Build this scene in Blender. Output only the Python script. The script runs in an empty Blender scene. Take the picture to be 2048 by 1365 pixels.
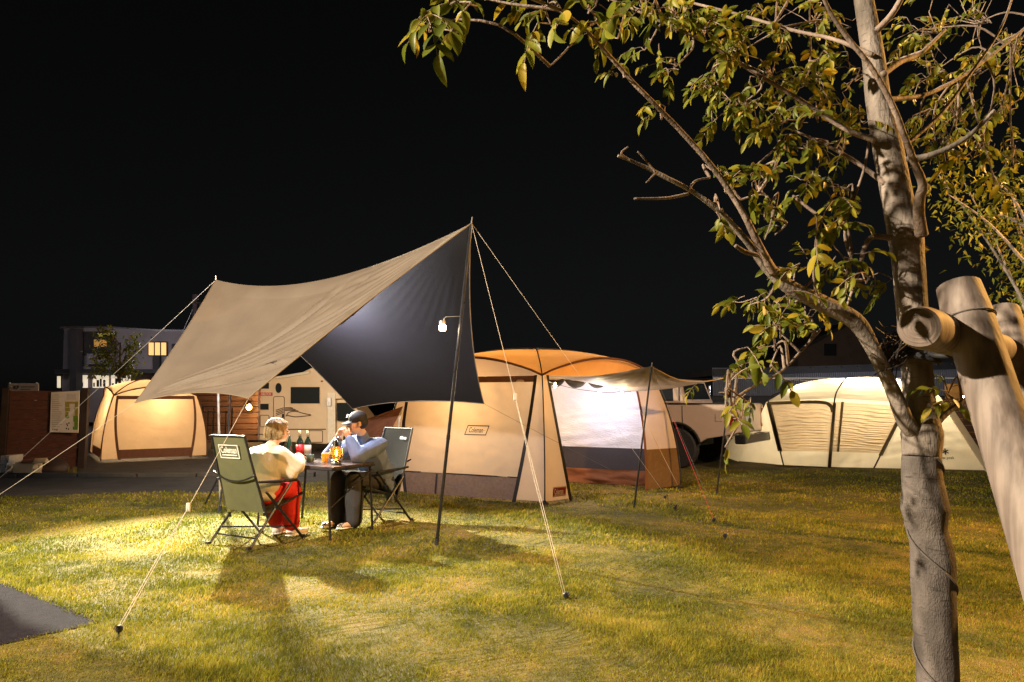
import bpy, bmesh, math, random
import numpy as np
from mathutils import Vector, Matrix, Euler
random.seed(7); rng = np.random.default_rng(7)
sc = bpy.context.scene
C = sc.collection

# ------------------------------------------------------------------ camera
F_PX = 1365.33; CAM_H = 1.38; HOR = 795.0
PITCH = math.atan((HOR - 682.5) / F_PX)
cam_d = bpy.data.cameras.new('camera'); cam = bpy.data.objects.new('camera', cam_d); C.objects.link(cam)
cam_d.sensor_width = 36; cam_d.lens = 24; cam_d.clip_start = 0.05; cam_d.clip_end = 500
cam.location = (0, 0, CAM_H); cam.rotation_euler = (math.pi/2 + PITCH, 0, 0)
sc.camera = cam

# ------------------------------------------------------------------ night sky
w = bpy.data.worlds.new('World'); sc.world = w; w.use_nodes = True
nt = w.node_tree; bg = nt.nodes['Background']
sky = nt.nodes.new('ShaderNodeTexSky'); sky.sky_type = 'NISHITA'; sky.sun_disc = False
sky.sun_elevation = math.radians(25); sky.sun_rotation = math.radians(200)
hs = nt.nodes.new('ShaderNodeHueSaturation'); hs.inputs['Saturation'].default_value = 0.16
nt.links.new(sky.outputs[0], hs.inputs['Color']); nt.links.new(hs.outputs[0], bg.inputs[0])
bg.inputs[1].default_value = 0.0006

# ------------------------------------------------------------------ site lamps
def lamp(name, kind, loc, energy, color, radius=0.1, aim=None, spot=90, blend=0.5):
    d = bpy.data.lights.new(name, kind); d.energy = energy; d.color = color; d.shadow_soft_size = radius
    o = bpy.data.objects.new(name, d); C.objects.link(o); o.location = loc
    if kind == 'SPOT':
        d.spot_size = math.radians(spot); d.spot_blend = blend
        o.rotation_euler = (Vector(aim) - Vector(loc)).to_track_quat('-Z', 'Y').to_euler()
    return o
WARM = (1.0, 0.72, 0.42); SODIUM = (1.0, 0.47, 0.10); COOL = (0.88, 0.92, 1.0)
lamp('site_floodlight_left', 'SPOT', (-6.6, -0.6, 4.9), 7200, (1.0, 0.85, 0.62), 0.10, (0.6, 4.6, 0.4), 118, 0.7)
lamp('site_floodlight_right', 'SPOT', (7.4, 3.2, 4.8), 4100, (1.0, 0.50, 0.13), 0.12, (0.0, 4.6, 0.8), 120, 0.6)
lamp('camp_floodlight_back', 'SPOT', (-4.2, 9.4, 2.75), 6000, (1.0, 0.93, 0.68), 0.04, (-1.0, 3.4, 0.0), 93, 0.5)
lamp('truck_fill_spot', 'SPOT', (5.6, 7.6, 3.6), 760, (1.0, 0.80, 0.64), 0.1, (3.0, 13.2, 1.0), 44, 0.6)  # added spot that brightens the pickup; no lamp stands there
lamp('camp_lantern_glow', 'POINT', (-2.2, 7.30, 2.12), 200, (0.95, 0.93, 1.0), 0.08)
sc.view_settings.view_transform = 'Standard'; sc.view_settings.look = 'None'
sc.view_settings.exposure = 0.35; sc.view_settings.gamma = 1.0
sc.cycles.use_denoising = True
sc.cycles.denoising_prefilter = 'NONE'
sc.cycles.max_bounces = 8; sc.cycles.sample_clamp_indirect = 6.0

# ------------------------------------------------------------------ helpers
cp_, sp_ = math.cos(PITCH), math.sin(PITCH)
def P(px, py, Y):
    a = (px - 1024) / F_PX; b = (682.5 - py) / F_PX
    d = (a, cp_ - b*sp_, sp_ + b*cp_); t = Y / d[1]
    return Vector((a*t, Y, CAM_H + d[2]*t))
def G(px, py, z=0.0):
    a = (px - 1024) / F_PX; b = (682.5 - py) / F_PX
    d = (a, cp_ - b*sp_, sp_ + b*cp_); t = (z - CAM_H) / d[2]
    return Vector((a*t, d[1]*t, z))
def V(*a): return Vector(a)
def smooth(e0, e1, x):
    t = np.clip((x - e0) / (e1 - e0), 0, 1); return t*t*(3 - 2*t)
class Sines:
    def __init__(s, n, f0, f1, seed):
        r = np.random.default_rng(seed); s.k = []
        for i in range(n):
            f = f0*(f1/f0)**(i/max(1, n-1)); a = r.uniform(0, 6.283)
            s.k.append((f*math.cos(a), f*math.sin(a), r.uniform(0, 6.283), (f0/f)**0.8))
        s.norm = sum(k[3] for k in s.k)**0.5
    def __call__(s, x, y):
        o = 0
        for a, b, p, w_ in s.k: o = o + w_*np.sin(a*x + b*y + p)
        return o / s.norm

ORG = {}
def org(o):
    while o.parent is not None: o = o.parent
    return ORG.get(o.name, Vector((0, 0, 0)))
def empty(name, loc, label, cat, group=None, rz=0.0):
    o = bpy.data.objects.new(name, None); C.objects.link(o); o.location = loc; o.rotation_euler = (0, 0, rz)
    o.empty_display_size = 0.1; ORG[o.name] = Vector(loc)
    return tag(o, label, cat, group)
def tag(o, label, cat, group=None):
    o['label'] = label; o['category'] = cat
    if group: o['group'] = group
    return o
LOCAL = [False]      # True while a thing is built in its own rotated frame
def link_mesh(name, me, m, parent=None, sm=False):
    if parent is not None and not LOCAL[0]:
        g = org(parent)
        if g.length > 0: me.transform(Matrix.Translation(-g))
    for mm in (m if isinstance(m, (list, tuple)) else [m]): me.materials.append(mm)
    if sm: me.polygons.foreach_set('use_smooth', [True]*len(me.polygons))
    o = bpy.data.objects.new(name, me); C.objects.link(o)
    if parent is not None: o.parent = parent
    return o
class MB:
    def __init__(s): s.v = []; s.f = []; s.mi = []
    def add(s, vs, fs, mi=0):
        n = len(s.v); s.v += [tuple(v) for v in vs]; s.f += [tuple(i+n for i in f) for f in fs]; s.mi += [mi]*len(fs); return s
    def box(s, c, size, rot=None, mi=0):
        x, y, z = size[0]/2, size[1]/2, size[2]/2
        vs = [Vector((a*x, b*y, d*z)) for a in (-1, 1) for b in (-1, 1) for d in (-1, 1)]
        if rot is not None: vs = [rot @ v for v in vs]
        c = Vector(c)
        return s.add([v + c for v in vs], [(0,1,3,2),(4,6,7,5),(0,4,5,1),(2,3,7,6),(0,2,6,4),(1,5,7,3)], mi)
    def hexa(s, p, mi=0):   # p: 4 bottom (ccw from above) + 4 top
        return s.add(p, [(3,2,1,0),(4,5,6,7),(0,1,5,4),(1,2,6,5),(2,3,7,6),(3,0,4,7)], mi)
    def tube(s, path, r, n=8, mi=0, cap=True):
        path = [Vector(p) for p in path]; k = len(path)
        rr = list(r) if isinstance(r, (list, tuple, np.ndarray)) else [r]*k
        ref = None; rings = []
        for i in range(k):
            t = (path[min(i+1, k-1)] - path[max(i-1, 0)])
            if t.length < 1e-9: t = Vector((0, 0, 1))
            t.normalize()
            if ref is None: ref = Vector((1, 0, 0)) if abs(t.x) < .8 else Vector((0, 1, 0))
            u = (ref - t*ref.dot(t)).normalized(); ref = u; v = t.cross(u)
            rings.append([path[i] + (u*math.cos(2*math.pi*j/n) + v*math.sin(2*math.pi*j/n))*rr[i] for j in range(n)])
        vs = [q for g in rings for q in g]; fs = []
        for i in range(k-1):
            for j in range(n): fs.append((i*n+j, i*n+(j+1) % n, (i+1)*n+(j+1) % n, (i+1)*n+j))
        if cap: fs.append(tuple(range(n-1, -1, -1))); fs.append(tuple((k-1)*n+j for j in range(n)))
        return s.add(vs, fs, mi)
    def lathe(s, prof, c, n=16, mi=0, rot=None):
        vs = []; fs = []; c = Vector(c)
        for r, z in prof:
            for j in range(n):
                q = Vector((r*math.cos(2*math.pi*j/n), r*math.sin(2*math.pi*j/n), z))
                if rot is not None: q = rot @ q
                vs.append(q + c)
        for i in range(len(prof)-1):
            for j in range(n): fs.append((i*n+j, i*n+(j+1) % n, (i+1)*n+(j+1) % n, (i+1)*n+j))
        if prof[0][0] > 1e-4: fs.append(tuple(range(n-1, -1, -1)))
        if prof[-1][0] > 1e-4: fs.append(tuple((len(prof)-1)*n+j for j in range(n)))
        return s.add(vs, fs, mi)
    def grid(s, A, mi=0):     # A: (nv,nu,3)
        nv, nu = A.shape[:2]
        fs = [(j*nu+i, j*nu+i+1, (j+1)*nu+i+1, (j+1)*nu+i) for j in range(nv-1) for i in range(nu-1)]
        return s.add(A.reshape(-1, 3).tolist(), fs, mi)
    def prism(s, pts, axis_vec, mi=0):   # polygon (3D pts) extruded by vector
        n = len(pts); a = Vector(axis_vec)
        vs = [Vector(p) for p in pts] + [Vector(p)+a for p in pts]
        fs = [tuple(range(n-1, -1, -1)), tuple(range(n, 2*n))] + [(i, (i+1) % n, n+(i+1) % n, n+i) for i in range(n)]
        return s.add(vs, fs, mi)
    def build(s, name, m, parent=None, sm=False, weld=False, bevel=0):
        me = bpy.data.meshes.new(name); me.from_pydata(s.v, [], s.f)
        if any(s.mi): me.polygons.foreach_set('material_index', s.mi)
        if weld or bevel:
            bm = bmesh.new(); bm.from_mesh(me)
            if weld: bmesh.ops.remove_doubles(bm, verts=bm.verts, dist=1e-4)
            if bevel:
                es = [e for e in bm.edges if len(e.link_faces) == 2 and e.calc_face_angle(0) > 0.5]
                bmesh.ops.bevel(bm, geom=es, offset=bevel, segments=2, affect='EDGES', profile=.5)
            bm.to_mesh(me); bm.free()
        me.update()
        return link_mesh(name, me, m, parent, sm)
def npmesh(name, v, f, m, parent=None, sm=False):
    me = bpy.data.meshes.new(name); me.from_pydata(v, [], f); me.update()
    return link_mesh(name, me, m, parent, sm)
def catenary(p, q, sag=0.0, n=2):
    p, q = Vector(p), Vector(q)
    return [p.lerp(q, i/(n-1)) - Vector((0, 0, sag*4*(i/(n-1))*(1-i/(n-1)))) for i in range(n)]
def spline(pts, n=6):
    pts = [Vector(p) for p in pts]; out = []
    for i in range(len(pts)-1):
        p0 = pts[max(i-1, 0)]; p1 = pts[i]; p2 = pts[i+1]; p3 = pts[min(i+2, len(pts)-1)]
        for k in range(n):
            t = k/n
            out.append(0.5*((2*p1) + (p2-p0)*t + (2*p0-5*p1+4*p2-p3)*t*t + (3*p1-p0-3*p2+p3)*t**3))
    out.append(pts[-1]); return out
def interp(vals, n):
    out = []
    for i in range(len(vals)-1):
        for k in range(n): out.append(vals[i] + (vals[i+1]-vals[i])*k/n)
    out.append(vals[-1]); return out
def text_geo(s, shear=0.0, bold=0.0):
    cu = bpy.data.curves.new('txt', 'FONT'); cu.body = s; cu.align_x = 'CENTER'; cu.align_y = 'CENTER'; cu.shear = shear; cu.offset = bold
    cu.resolution_u = 3
    o = bpy.data.objects.new('txt', cu); C.objects.link(o)
    dg = bpy.context.evaluated_depsgraph_get(); dg.update()
    me = bpy.data.meshes.new_from_object(o.evaluated_get(dg))
    vs = [v.co.copy() for v in me.vertices]; fs = [tuple(p.vertices) for p in me.polygons]
    bpy.data.objects.remove(o); bpy.data.curves.remove(cu); bpy.data.meshes.remove(me)
    return vs, fs
def place_text(mb, s, o, ux, uy, h, off=0.003, mi=0, shear=0.0, bold=0.01, width=None):
    vs, fs = text_geo(s, shear, bold); o, ux, uy = Vector(o), Vector(ux).normalized(), Vector(uy).normalized()
    nrm = ux.cross(uy); kx = h
    if width:
        xs = [v.x for v in vs]; kx = width/max(1e-6, max(xs)-min(xs))
    mb.add([o + ux*v.x*kx + uy*v.y*h + nrm*off for v in vs], fs, mi)
def frame_rect(mb, o, ux, uy, w_, h_, t, off=0.003, mi=0, lean=0.0):
    o, ux, uy = Vector(o), Vector(ux).normalized(), Vector(uy).normalized(); nrm = ux.cross(uy)
    def q(x, y): return o + ux*(x + lean*y) + uy*y + nrm*off
    for (x0, x1, y0, y1) in ((-w_/2, w_/2, h_/2-t, h_/2), (-w_/2, w_/2, -h_/2, -h_/2+t), (-w_/2, -w_/2+t, -h_/2+t, h_/2-t), (w_/2-t, w_/2, -h_/2+t, h_/2-t)):
        mb.add([q(x0, y0), q(x1, y0), q(x1, y1), q(x0, y1)], [(0, 1, 2, 3)], mi)
def flat_rect(mb, o, ux, uy, w_, h_, off=0.002, mi=0, lean=0.0):
    o, ux, uy = Vector(o), Vector(ux).normalized(), Vector(uy).normalized(); nrm = ux.cross(uy)
    q = lambda x, y: o + ux*(x + lean*y) + uy*y + nrm*off
    mb.add([q(-w_/2, -h_/2), q(w_/2, -h_/2), q(w_/2, h_/2), q(-w_/2, h_/2)], [(0, 1, 2, 3)], mi)

# ------------------------------------------------------------------ materials
def newmat(name):
    m = bpy.data.materials.new(name); m.use_nodes = True
    return m, m.node_tree.nodes, m.node_tree.links, m.node_tree.nodes['Principled BSDF'], m.node_tree.nodes['Material Output']
def c4(c): return (c[0], c[1], c[2], 1)
def mat(name, base, rough=0.6, var=0.18, scale=6.0, bump=0.0, bscale=80.0, metal=0.0, trans=0.0, back=None, stretch=None, col2=None, tcol=None, spec=0.4, coat=0.0):
    m, N, L, bs, out = newmat(name)
    tc = N.new('ShaderNodeTexCoord'); mp = N.new('ShaderNodeMapping')
    L.new(tc.outputs['Object'], mp.inputs['Vector'])
    if stretch: mp.inputs['Scale'].default_value = stretch
    nz = N.new('ShaderNodeTexNoise'); nz.inputs['Scale'].default_value = scale; nz.inputs['Detail'].default_value = 6; nz.inputs['Roughness'].default_value = .62
    L.new(mp.outputs[0], nz.inputs['Vector'])
    rp = N.new('ShaderNodeMapRange'); rp.inputs[1].default_value = .3; rp.inputs[2].default_value = .7
    L.new(nz.outputs[0], rp.inputs[0])
    mx = N.new('ShaderNodeMix'); mx.data_type = 'RGBA'
    lo = tuple(max(0, x*(1-var)) for x in base); hi = col2 if col2 else tuple(min(1, x*(1+var)) for x in base)
    mx.inputs[6].default_value = c4(lo); mx.inputs[7].default_value = c4(hi); L.new(rp.outputs[0], mx.inputs[0])
    colout = mx.outputs[2]
    if back:
        ge = N.new('ShaderNodeNewGeometry'); m2 = N.new('ShaderNodeMix'); m2.data_type = 'RGBA'
        L.new(ge.outputs['Backfacing'], m2.inputs[0]); L.new(colout, m2.inputs[6]); m2.inputs[7].default_value = c4(back); colout = m2.outputs[2]
    L.new(colout, bs.inputs['Base Color'])
    bs.inputs['Roughness'].default_value = rough; bs.inputs['Metallic'].default_value = metal
    bs.inputs['Specular IOR Level'].default_value = spec
    if coat: bs.inputs['Coat Weight'].default_value = coat
    r2 = N.new('ShaderNodeMapRange'); r2.inputs[3].default_value = max(0.02, rough-.1); r2.inputs[4].default_value = min(1, rough+.1)
    L.new(nz.outputs[0], r2.inputs[0]); L.new(r2.outputs[0], bs.inputs['Roughness'])
    if bump:
        n2 = N.new('ShaderNodeTexNoise'); n2.inputs['Scale'].default_value = bscale; n2.inputs['Detail'].default_value = 4
        L.new(mp.outputs[0], n2.inputs['Vector'])
        b = N.new('ShaderNodeBump'); b.inputs['Strength'].default_value = bump; b.inputs['Distance'].default_value = .02
        L.new(n2.outputs[0], b.inputs['Height']); L.new(b.outputs[0], bs.inputs['Normal'])
    if trans:
        tr = N.new('ShaderNodeBsdfTranslucent'); ms = N.new('ShaderNodeMixShader'); ms.inputs[0].default_value = trans
        if tcol: tr.inputs[0].default_value = c4(tcol)
        else: L.new(mx.outputs[2], tr.inputs[0])
        L.new(bs.outputs[0], ms.inputs[1]); L.new(tr.outputs[0], ms.inputs[2]); L.new(ms.outputs[0], out.inputs['Surface'])
    return m
def emat(name, col, strength):
    m, N, L, bs, out = newmat(name)
    bs.inputs['Base Color'].default_value = c4(col); bs.inputs['Emission Color'].default_value = c4(col); bs.inputs['Emission Strength'].default_value = strength
    return m
def glass(name, tint=(.02, .025, .03), rough=.08):
    m, N, L, bs, out = newmat(name); bs.inputs['Base Color'].default_value = c4(tint); bs.inputs['Roughness'].default_value = rough
    bs.inputs['Specular IOR Level'].default_value = .6; return m
M = {}
M['black_metal'] = mat('black_metal', (.022, .022, .026), .38, .3, 20, metal=.3)
M['steel'] = mat('steel', (.42, .41, .42), .35, .2, 18, metal=.85)
M['rope'] = mat('rope', (.50, .45, .40), .8, .2, 60)
M['dark_rope'] = mat('dark_rope', (.10, .085, .075), .8, .2, 60)
M['red_rope'] = mat('red_rope', (.50, .03, .05), .7, .2, 60)
M['asphalt'] = mat('asphalt', (.05, .048, .052), .88, .35, 3, bump=.5, bscale=120)
M['ink'] = mat('ink', (.02, .02, .02), .7, .1, 10)
M['white_print'] = mat('white_print', (.75, .73, .68), .7, .1, 10)
M['red_print'] = mat('red_print', (.30, .018, .02), .6, .1, 10)
M['rubber'] = mat('rubber', (.02, .02, .02), .8, .3, 20)
M['chrome'] = mat('chrome', (.6, .6, .6), .18, .1, 10, metal=1.0)
M['glass_dark'] = glass('glass_dark')
# ------------------------------------------------------------------ ground
def structure(o): o['kind'] = 'structure'; return o
mb = MB(); mb.add([(-150, -20, -.04), (150, -20, -.04), (150, 260, -.04), (-150, 260, -.04)], [(0, 1, 2, 3)])
structure(mb.build('ground', M['asphalt']))
hf = Sines(16, 0.7, 9.0, 3)
LAWN = [(-13, -4), (15, -4), (15, 17), (4.0, 17), (3.0, 13.2), (-2.6, 12.4), (-4.2, 10.0), (-13, 8.9)]
A_TIP, A_FAR, A_NEAR = G(203, 1246), G(0, 1163), G(0, 1292)
def on_path(x, y):
    # asphalt wedge bottom left: inside both edge lines
    d1 = A_FAR - A_TIP; d2 = A_NEAR - A_TIP
    den = d1.x*d2.y - d1.y*d2.x
    a = ((x-A_TIP.x)*d2.y - (y-A_TIP.y)*d2.x)/den; b = (d1.x*(y-A_TIP.y) - d1.y*(x-A_TIP.x))/den
    return (a > 0) & (b > 0)
def path_dist(x, y):
    d1 = (A_FAR - A_TIP); d2 = (A_NEAR - A_TIP); den = d1.x*d2.y - d1.y*d2.x
    a = ((x-A_TIP.x)*d2.y - (y-A_TIP.y)*d2.x)/den; b = (d1.x*(y-A_TIP.y) - d1.y*(x-A_TIP.x))/den
    return np.minimum(a*d1.length*abs(den)/(d1.length*d2.length), b*d2.length*abs(den)/(d1.length*d2.length))
def lawn_z(x, y):
    return .021*hf(x, y)*smooth(-.05, -.5, path_dist(x, y))
def in_poly(x, y, poly):
    ins = np.zeros(np.shape(x), bool); n = len(poly)
    for i in range(n):
        x0, y0 = poly[i]; x1, y1 = poly[(i+1) % n]
        c = ((y0 > y) != (y1 > y)) & (x < (x1-x0)*(y-y0)/((y1-y0) if y1 != y0 else 1e-9) + x0)
        ins ^= c
    return ins
def grass_color_nodes(N, L, blade):
    ge = N.new('ShaderNodeNewGeometry')
    n1 = N.new('ShaderNodeTexNoise'); n1.inputs['Scale'].default_value = 1.3; n1.inputs['Detail'].default_value = 5; L.new(ge.outputs['Position'], n1.inputs['Vector'])
    n2 = N.new('ShaderNodeTexNoise'); n2.inputs['Scale'].default_value = 7; n2.inputs['Detail'].default_value = 4; L.new(ge.outputs['Position'], n2.inputs['Vector'])
    ad = N.new('ShaderNodeMath'); ad.operation = 'ADD'; L.new(n1.outputs[0], ad.inputs[0])
    sc2 = N.new('ShaderNodeMath'); sc2.operation = 'MULTIPLY'; sc2.inputs[1].default_value = .6; L.new(n2.outputs[0], sc2.inputs[0]); L.new(sc2.outputs[0], ad.inputs[1])
    last = ad.outputs[0]
    if blade:
        at = N.new('ShaderNodeAttribute'); at.attribute_name = 'tone'
        a2 = N.new('ShaderNodeMath'); a2.operation = 'ADD'; L.new(last, a2.inputs[0]); L.new(at.outputs['Fac'], a2.inputs[1]); last = a2.outputs[0]
    cr = N.new('ShaderNodeValToRGB'); e = cr.color_ramp.elements
    e[0].position = .55; e[0].color = (.088, .094, .009, 1)
    e[1].position = 1.15 if False else 1.0; e[1].color = (.42, .30, .075, 1)
    a = e.new(.72); a.color = (.20, .19, .015, 1)
    b = e.new(.86); b.color = (.30, .25, .026, 1)
    L.new(last, cr.inputs[0]); return cr.outputs[0]
m, N, L, bs, out = newmat('turf_soil'); col = grass_color_nodes(N, L, False)
dk = N.new('ShaderNodeMix'); dk.data_type = 'RGBA'; dk.blend_type = 'MULTIPLY'; dk.inputs[0].default_value = 1; dk.inputs[7].default_value = (.34, .30, .28, 1); L.new(col, dk.inputs[6])
L.new(dk.outputs[2], bs.inputs['Base Color']); bs.inputs['Roughness'].default_value = .95
nz = N.new('ShaderNodeTexNoise'); nz.inputs['Scale'].default_value = 90; bp = N.new('ShaderNodeBump'); bp.inputs['Strength'].default_value = .9; bp.inputs['Distance'].default_value = .03
L.new(nz.outputs[0], bp.inputs['Height']); L.new(bp.outputs[0], bs.inputs['Normal']); M['turf'] = m
m, N, L, bs, out = newmat('grass_blade'); col = grass_color_nodes(N, L, True)
L.new(col, bs.inputs['Base Color']); bs.inputs['Roughness'].default_value = .65; bs.inputs['Specular IOR Level'].default_value = .12
tr = N.new('ShaderNodeBsdfTranslucent'); L.new(col, tr.inputs[0]); ms = N.new('ShaderNodeMixShader'); ms.inputs[0].default_value = .35
L.new(bs.outputs[0], ms.inputs[1]); L.new(tr.outputs[0], ms.inputs[2]); L.new(ms.outputs[0], out.inputs['Surface']); M['grass'] = m
# lawn sheet: grid clipped to the polygon
xs = np.arange(-13, 15.01, .14); ys = np.arange(-4, 17.01, .14); X, Y = np.meshgrid(xs, ys)
Z = lawn_z(X, Y); ins = in_poly(X, Y, LAWN); nu = len(xs)
vs = np.stack([X, Y, Z], -1).reshape(-1, 3)
idx = np.arange(X.size).reshape(X.shape)
ok = ins[:-1, :-1] & ins[1:, :-1] & ins[:-1, 1:] & ins[1:, 1:]
q = np.stack([idx[:-1, :-1], idx[:-1, 1:], idx[1:, 1:], idx[1:, :-1]], -1)[ok]
used = np.unique(q); remap = -np.ones(X.size, int); remap[used] = np.arange(len(used))
structure(npmesh('lawn', vs[used].tolist(), remap[q].tolist(), M['turf'], sm=True))
# asphalt wedge, bottom left, slightly proud of the soil
pe = MB(); d1 = (A_FAR - A_TIP); d2 = (A_NEAR - A_TIP)
edge = []
for k in range(31):
    t = k/30; edge.append(A_TIP + d1*t*2.2 + V(.02*math.sin(k*2.3)+.012*math.sin(k*5.1), .02*math.cos(k*3.1), .006))
edge2 = []
for k in range(21):
    t = k/20; edge2.append(A_TIP + d2*t*3.0 + V(.008*math.sin(k*2.9), .008*math.cos(k*1.7), .006))
pe.add(edge2[::-1] + edge[1:], [tuple(range(len(edge)+len(edge2)-1))])
M['path'] = mat('path_asphalt', (.026, .022, .028), .95, .35, 14, bump=.9, bscale=160, spec=.08)
structure(pe.build('path', M['path']))
# dark service lane between lawn and fence with a low kerb
kb = MB()
for i in range(9):
    x0 = -13 + i*1.05; y0 = 12.25 + .03*i
    kb.box((x0+.52, y0, -.01), (1.035, .14, .08))
structure(kb.build('kerb', mat('kerb_concrete', (.07, .065, .06), .9, .2, 9, bump=.4), bevel=.01))

# ------------------------------------------------------------------ grass blades (uncountable: one object)
def grass():
    def sample(n, y0, y1):
        y = y0 + (y1-y0)*rng.random(n); hw = y*.78 + .3
        x = (rng.random(n)*2-1)*hw; return x, y
    X_, Y_, W_, H_ = [], [], [], []
    for (y0, y1, dens, wd, hh) in ((2.9, 4.4, 18000, .0031, .043), (4.4, 6.2, 9000, .0050, .045), (6.2, 8.6, 2800, .0085, .047), (8.6, 13.0, 800, .014, .05)):
        area = .78*(y1**2-y0**2) + .6*(y1-y0); n = int(area*dens); x, y = sample(n, y0, y1)
        # density follows width of the strip
        X_.append(x); Y_.append(y); W_.append(np.full(n, wd)); H_.append(np.full(n, hh))
    x = np.concatenate(X_); y = np.concatenate(Y_); wd = np.concatenate(W_); hh = np.concatenate(H_)
    keep = in_poly(x, y, LAWN) & ~(on_path(x, y) & (path_dist(x, y) > .015+.03*rng.random(len(x))))
    keep &= rng.random(len(x)) < np.clip(.86 + .22*Sines(18, 9, 60, 14)(x, y), .3, 1)
    x, y, wd, hh = x[keep], y[keep], wd[keep], hh[keep]; n = len(x)
    cl = Sines(14, 3, 26, 11)(x, y); cl2 = Sines(14, 2, 14, 12)(x, y)
    h = hh*(.27 + .42*rng.random(n))*(1 + .55*cl); h = np.clip(h, .012, .11)
    yaw = rng.random(n)*6.283; dirx, diry = np.cos(yaw), np.sin(yaw)
    la = Sines(10, 4, 30, 13)(x, y)*1.6 + rng.normal(0, 1.5, n)
    lean = h*(.25 + .5*rng.random(n)); lx, ly = np.cos(la)*lean, np.sin(la)*lean
    z = lawn_z(x, y) - .004
    w = wd*(.6 + .8*rng.random(n))*.5
    v = np.empty((n, 5, 3), np.float32)
    v[:, 0] = np.stack([x-dirx*w, y-diry*w, z], -1); v[:, 1] = np.stack([x+dirx*w, y+diry*w, z], -1)
    mx_, my_, mz = x+lx*.4, y+ly*.4, z+h*.62
    v[:, 2] = np.stack([mx_+dirx*w*.8, my_+diry*w*.8, mz], -1); v[:, 3] = np.stack([mx_-dirx*w*.8, my_-diry*w*.8, mz], -1)
    v[:, 4] = np.stack([x+lx, y+ly, z+h*.93], -1)
    me = bpy.data.meshes.new('grass'); me.vertices.add(n*5); me.vertices.foreach_set('co', v.reshape(-1))
    b = np.arange(n)[:, None]*5
    loops = np.concatenate([b+np.array([0, 1, 2, 3]), b+np.array([3, 2, 4])], 1).reshape(-1)
    me.loops.add(n*7); me.loops.foreach_set('vertex_index', loops.astype(np.int32))
    me.polygons.add(n*2); st = (np.arange(n)[:, None]*7 + np.array([0, 4])).reshape(-1)
    me.polygons.foreach_set('loop_start', st.astype(np.int32)); me.update(calc_edges=True)
    dry = G(700, 1190); dd = np.hypot((x-dry.x)/.75, (y-dry.y)/.33)
    tone = .13*rng.normal(0, 1, n)*.75 + .05*cl2 - .13 + .22*np.exp(-dd**2)
    at = me.attributes.new('tone', 'FLOAT', 'POINT'); at.data.foreach_set('value', np.repeat(tone, 5).astype(np.float32))
    o = link_mesh('grass', me, M['grass']); o['kind'] = 'stuff'; o['label'] = 'short yellow green lawn grass around the camp'; return o
grass()
# ------------------------------------------------------------------ fabric helpers
def coons(c0, c1, d0, d1, nu, nv):
    u = np.linspace(0, 1, nu); v = np.linspace(0, 1, nv)
    e0 = np.array([c0(t) for t in u]); e1 = np.array([c1(t) for t in u]); f0 = np.array([d0(t) for t in v]); f1 = np.array([d1(t) for t in v])
    U = u[None, :, None]; W = v[:, None, None]
    ruled = (1-W)*e0[None] + W*e1[None] + (1-U)*f0[:, None] + U*f1[:, None]
    corner = (1-U)*(1-W)*e0[0] + U*(1-W)*e0[-1] + (1-U)*W*e1[0] + U*W*e1[-1]
    return ruled - corner
def edge(p, q, off=(0, 0, 0), skew=0.0):
    p, q, off = np.array(p), np.array(q), np.array(off)
    return lambda t: p + (q-p)*t + off*4*t*(1-t)*(1 + skew*(t-.5))
def grid_normals(A):
    du = np.gradient(A, axis=1); dv = np.gradient(A, axis=0); n = np.cross(du, dv)
    return n/np.maximum(1e-9, np.linalg.norm(n, axis=-1, keepdims=True))
M['tarp'] = mat('tarp_cloth', (.170, .131, .102), .62, .08, 3, bump=.12, bscale=300, back=(.017, .016, .021), spec=.35)
M['cream'] = mat('cream_cloth', (.60, .46, .31), .75, .07, 3, bump=.1, bscale=260, trans=.45)
M['leg_cream'] = mat('pale_leg_cloth', (.64, .49, .34), .75, .06, 3, trans=.5)
M['roof_cloth'] = mat('roof_cloth', (.60, .31, .09), .75, .08, 3, trans=.5)
M['brown_trim'] = mat('brown_trim', (.12, .05, .028), .75, .15, 8, trans=.15)
M['dark_trim'] = mat('dark_trim', (.030, .022, .020), .7, .15, 8)
M['mesh_skirt'] = mat('mesh_skirt', (.20, .14, .11), .85, .2, 30, trans=.35, bump=.3, bscale=500)
M['inner_white'] = mat('inner_white_cloth', (.60, .60, .70), .7, .06, 2, bump=.8, bscale=22, stretch=(1, 1, 3))
M['inner_dark'] = mat('inner_dark_mesh', (.035, .033, .045), .9, .2, 40)
M['rust_cloth'] = mat('rust_cloth', (.23, .09, .045), .75, .15, 5, trans=.35)
M['ivory'] = mat('ivory_cloth', (.74, .65, .50), .75, .06, 3, trans=.45, bump=.12, bscale=90)
M['ivory_screen'] = mat('ivory_screen', (.50, .38, .25), .8, .08, 3, trans=.5)
M['ivory_trim'] = mat('olive_brown_trim', (.10, .065, .022), .75, .15, 8)

# ------------------------------------------------------------------ hexagonal tarp
tA, tB = P(943, 447, 6.35), P(432, 560, 8.3)
tC, tD = P(270, 806, 7.0), P(497, 797, 5.5)
tE, tF = P(968, 808, 8.28), P(705, 818, 9.7)
tarp = empty('hexagonal_tarp', (-2.0, 7.5, 0), 'large tan hexagonal tarp with dark underside pitched over the camp table', 'tarp')
down = np.array((0, 0, -1.0))
ridge = edge(tA, tB, down*.26, .25)
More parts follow.
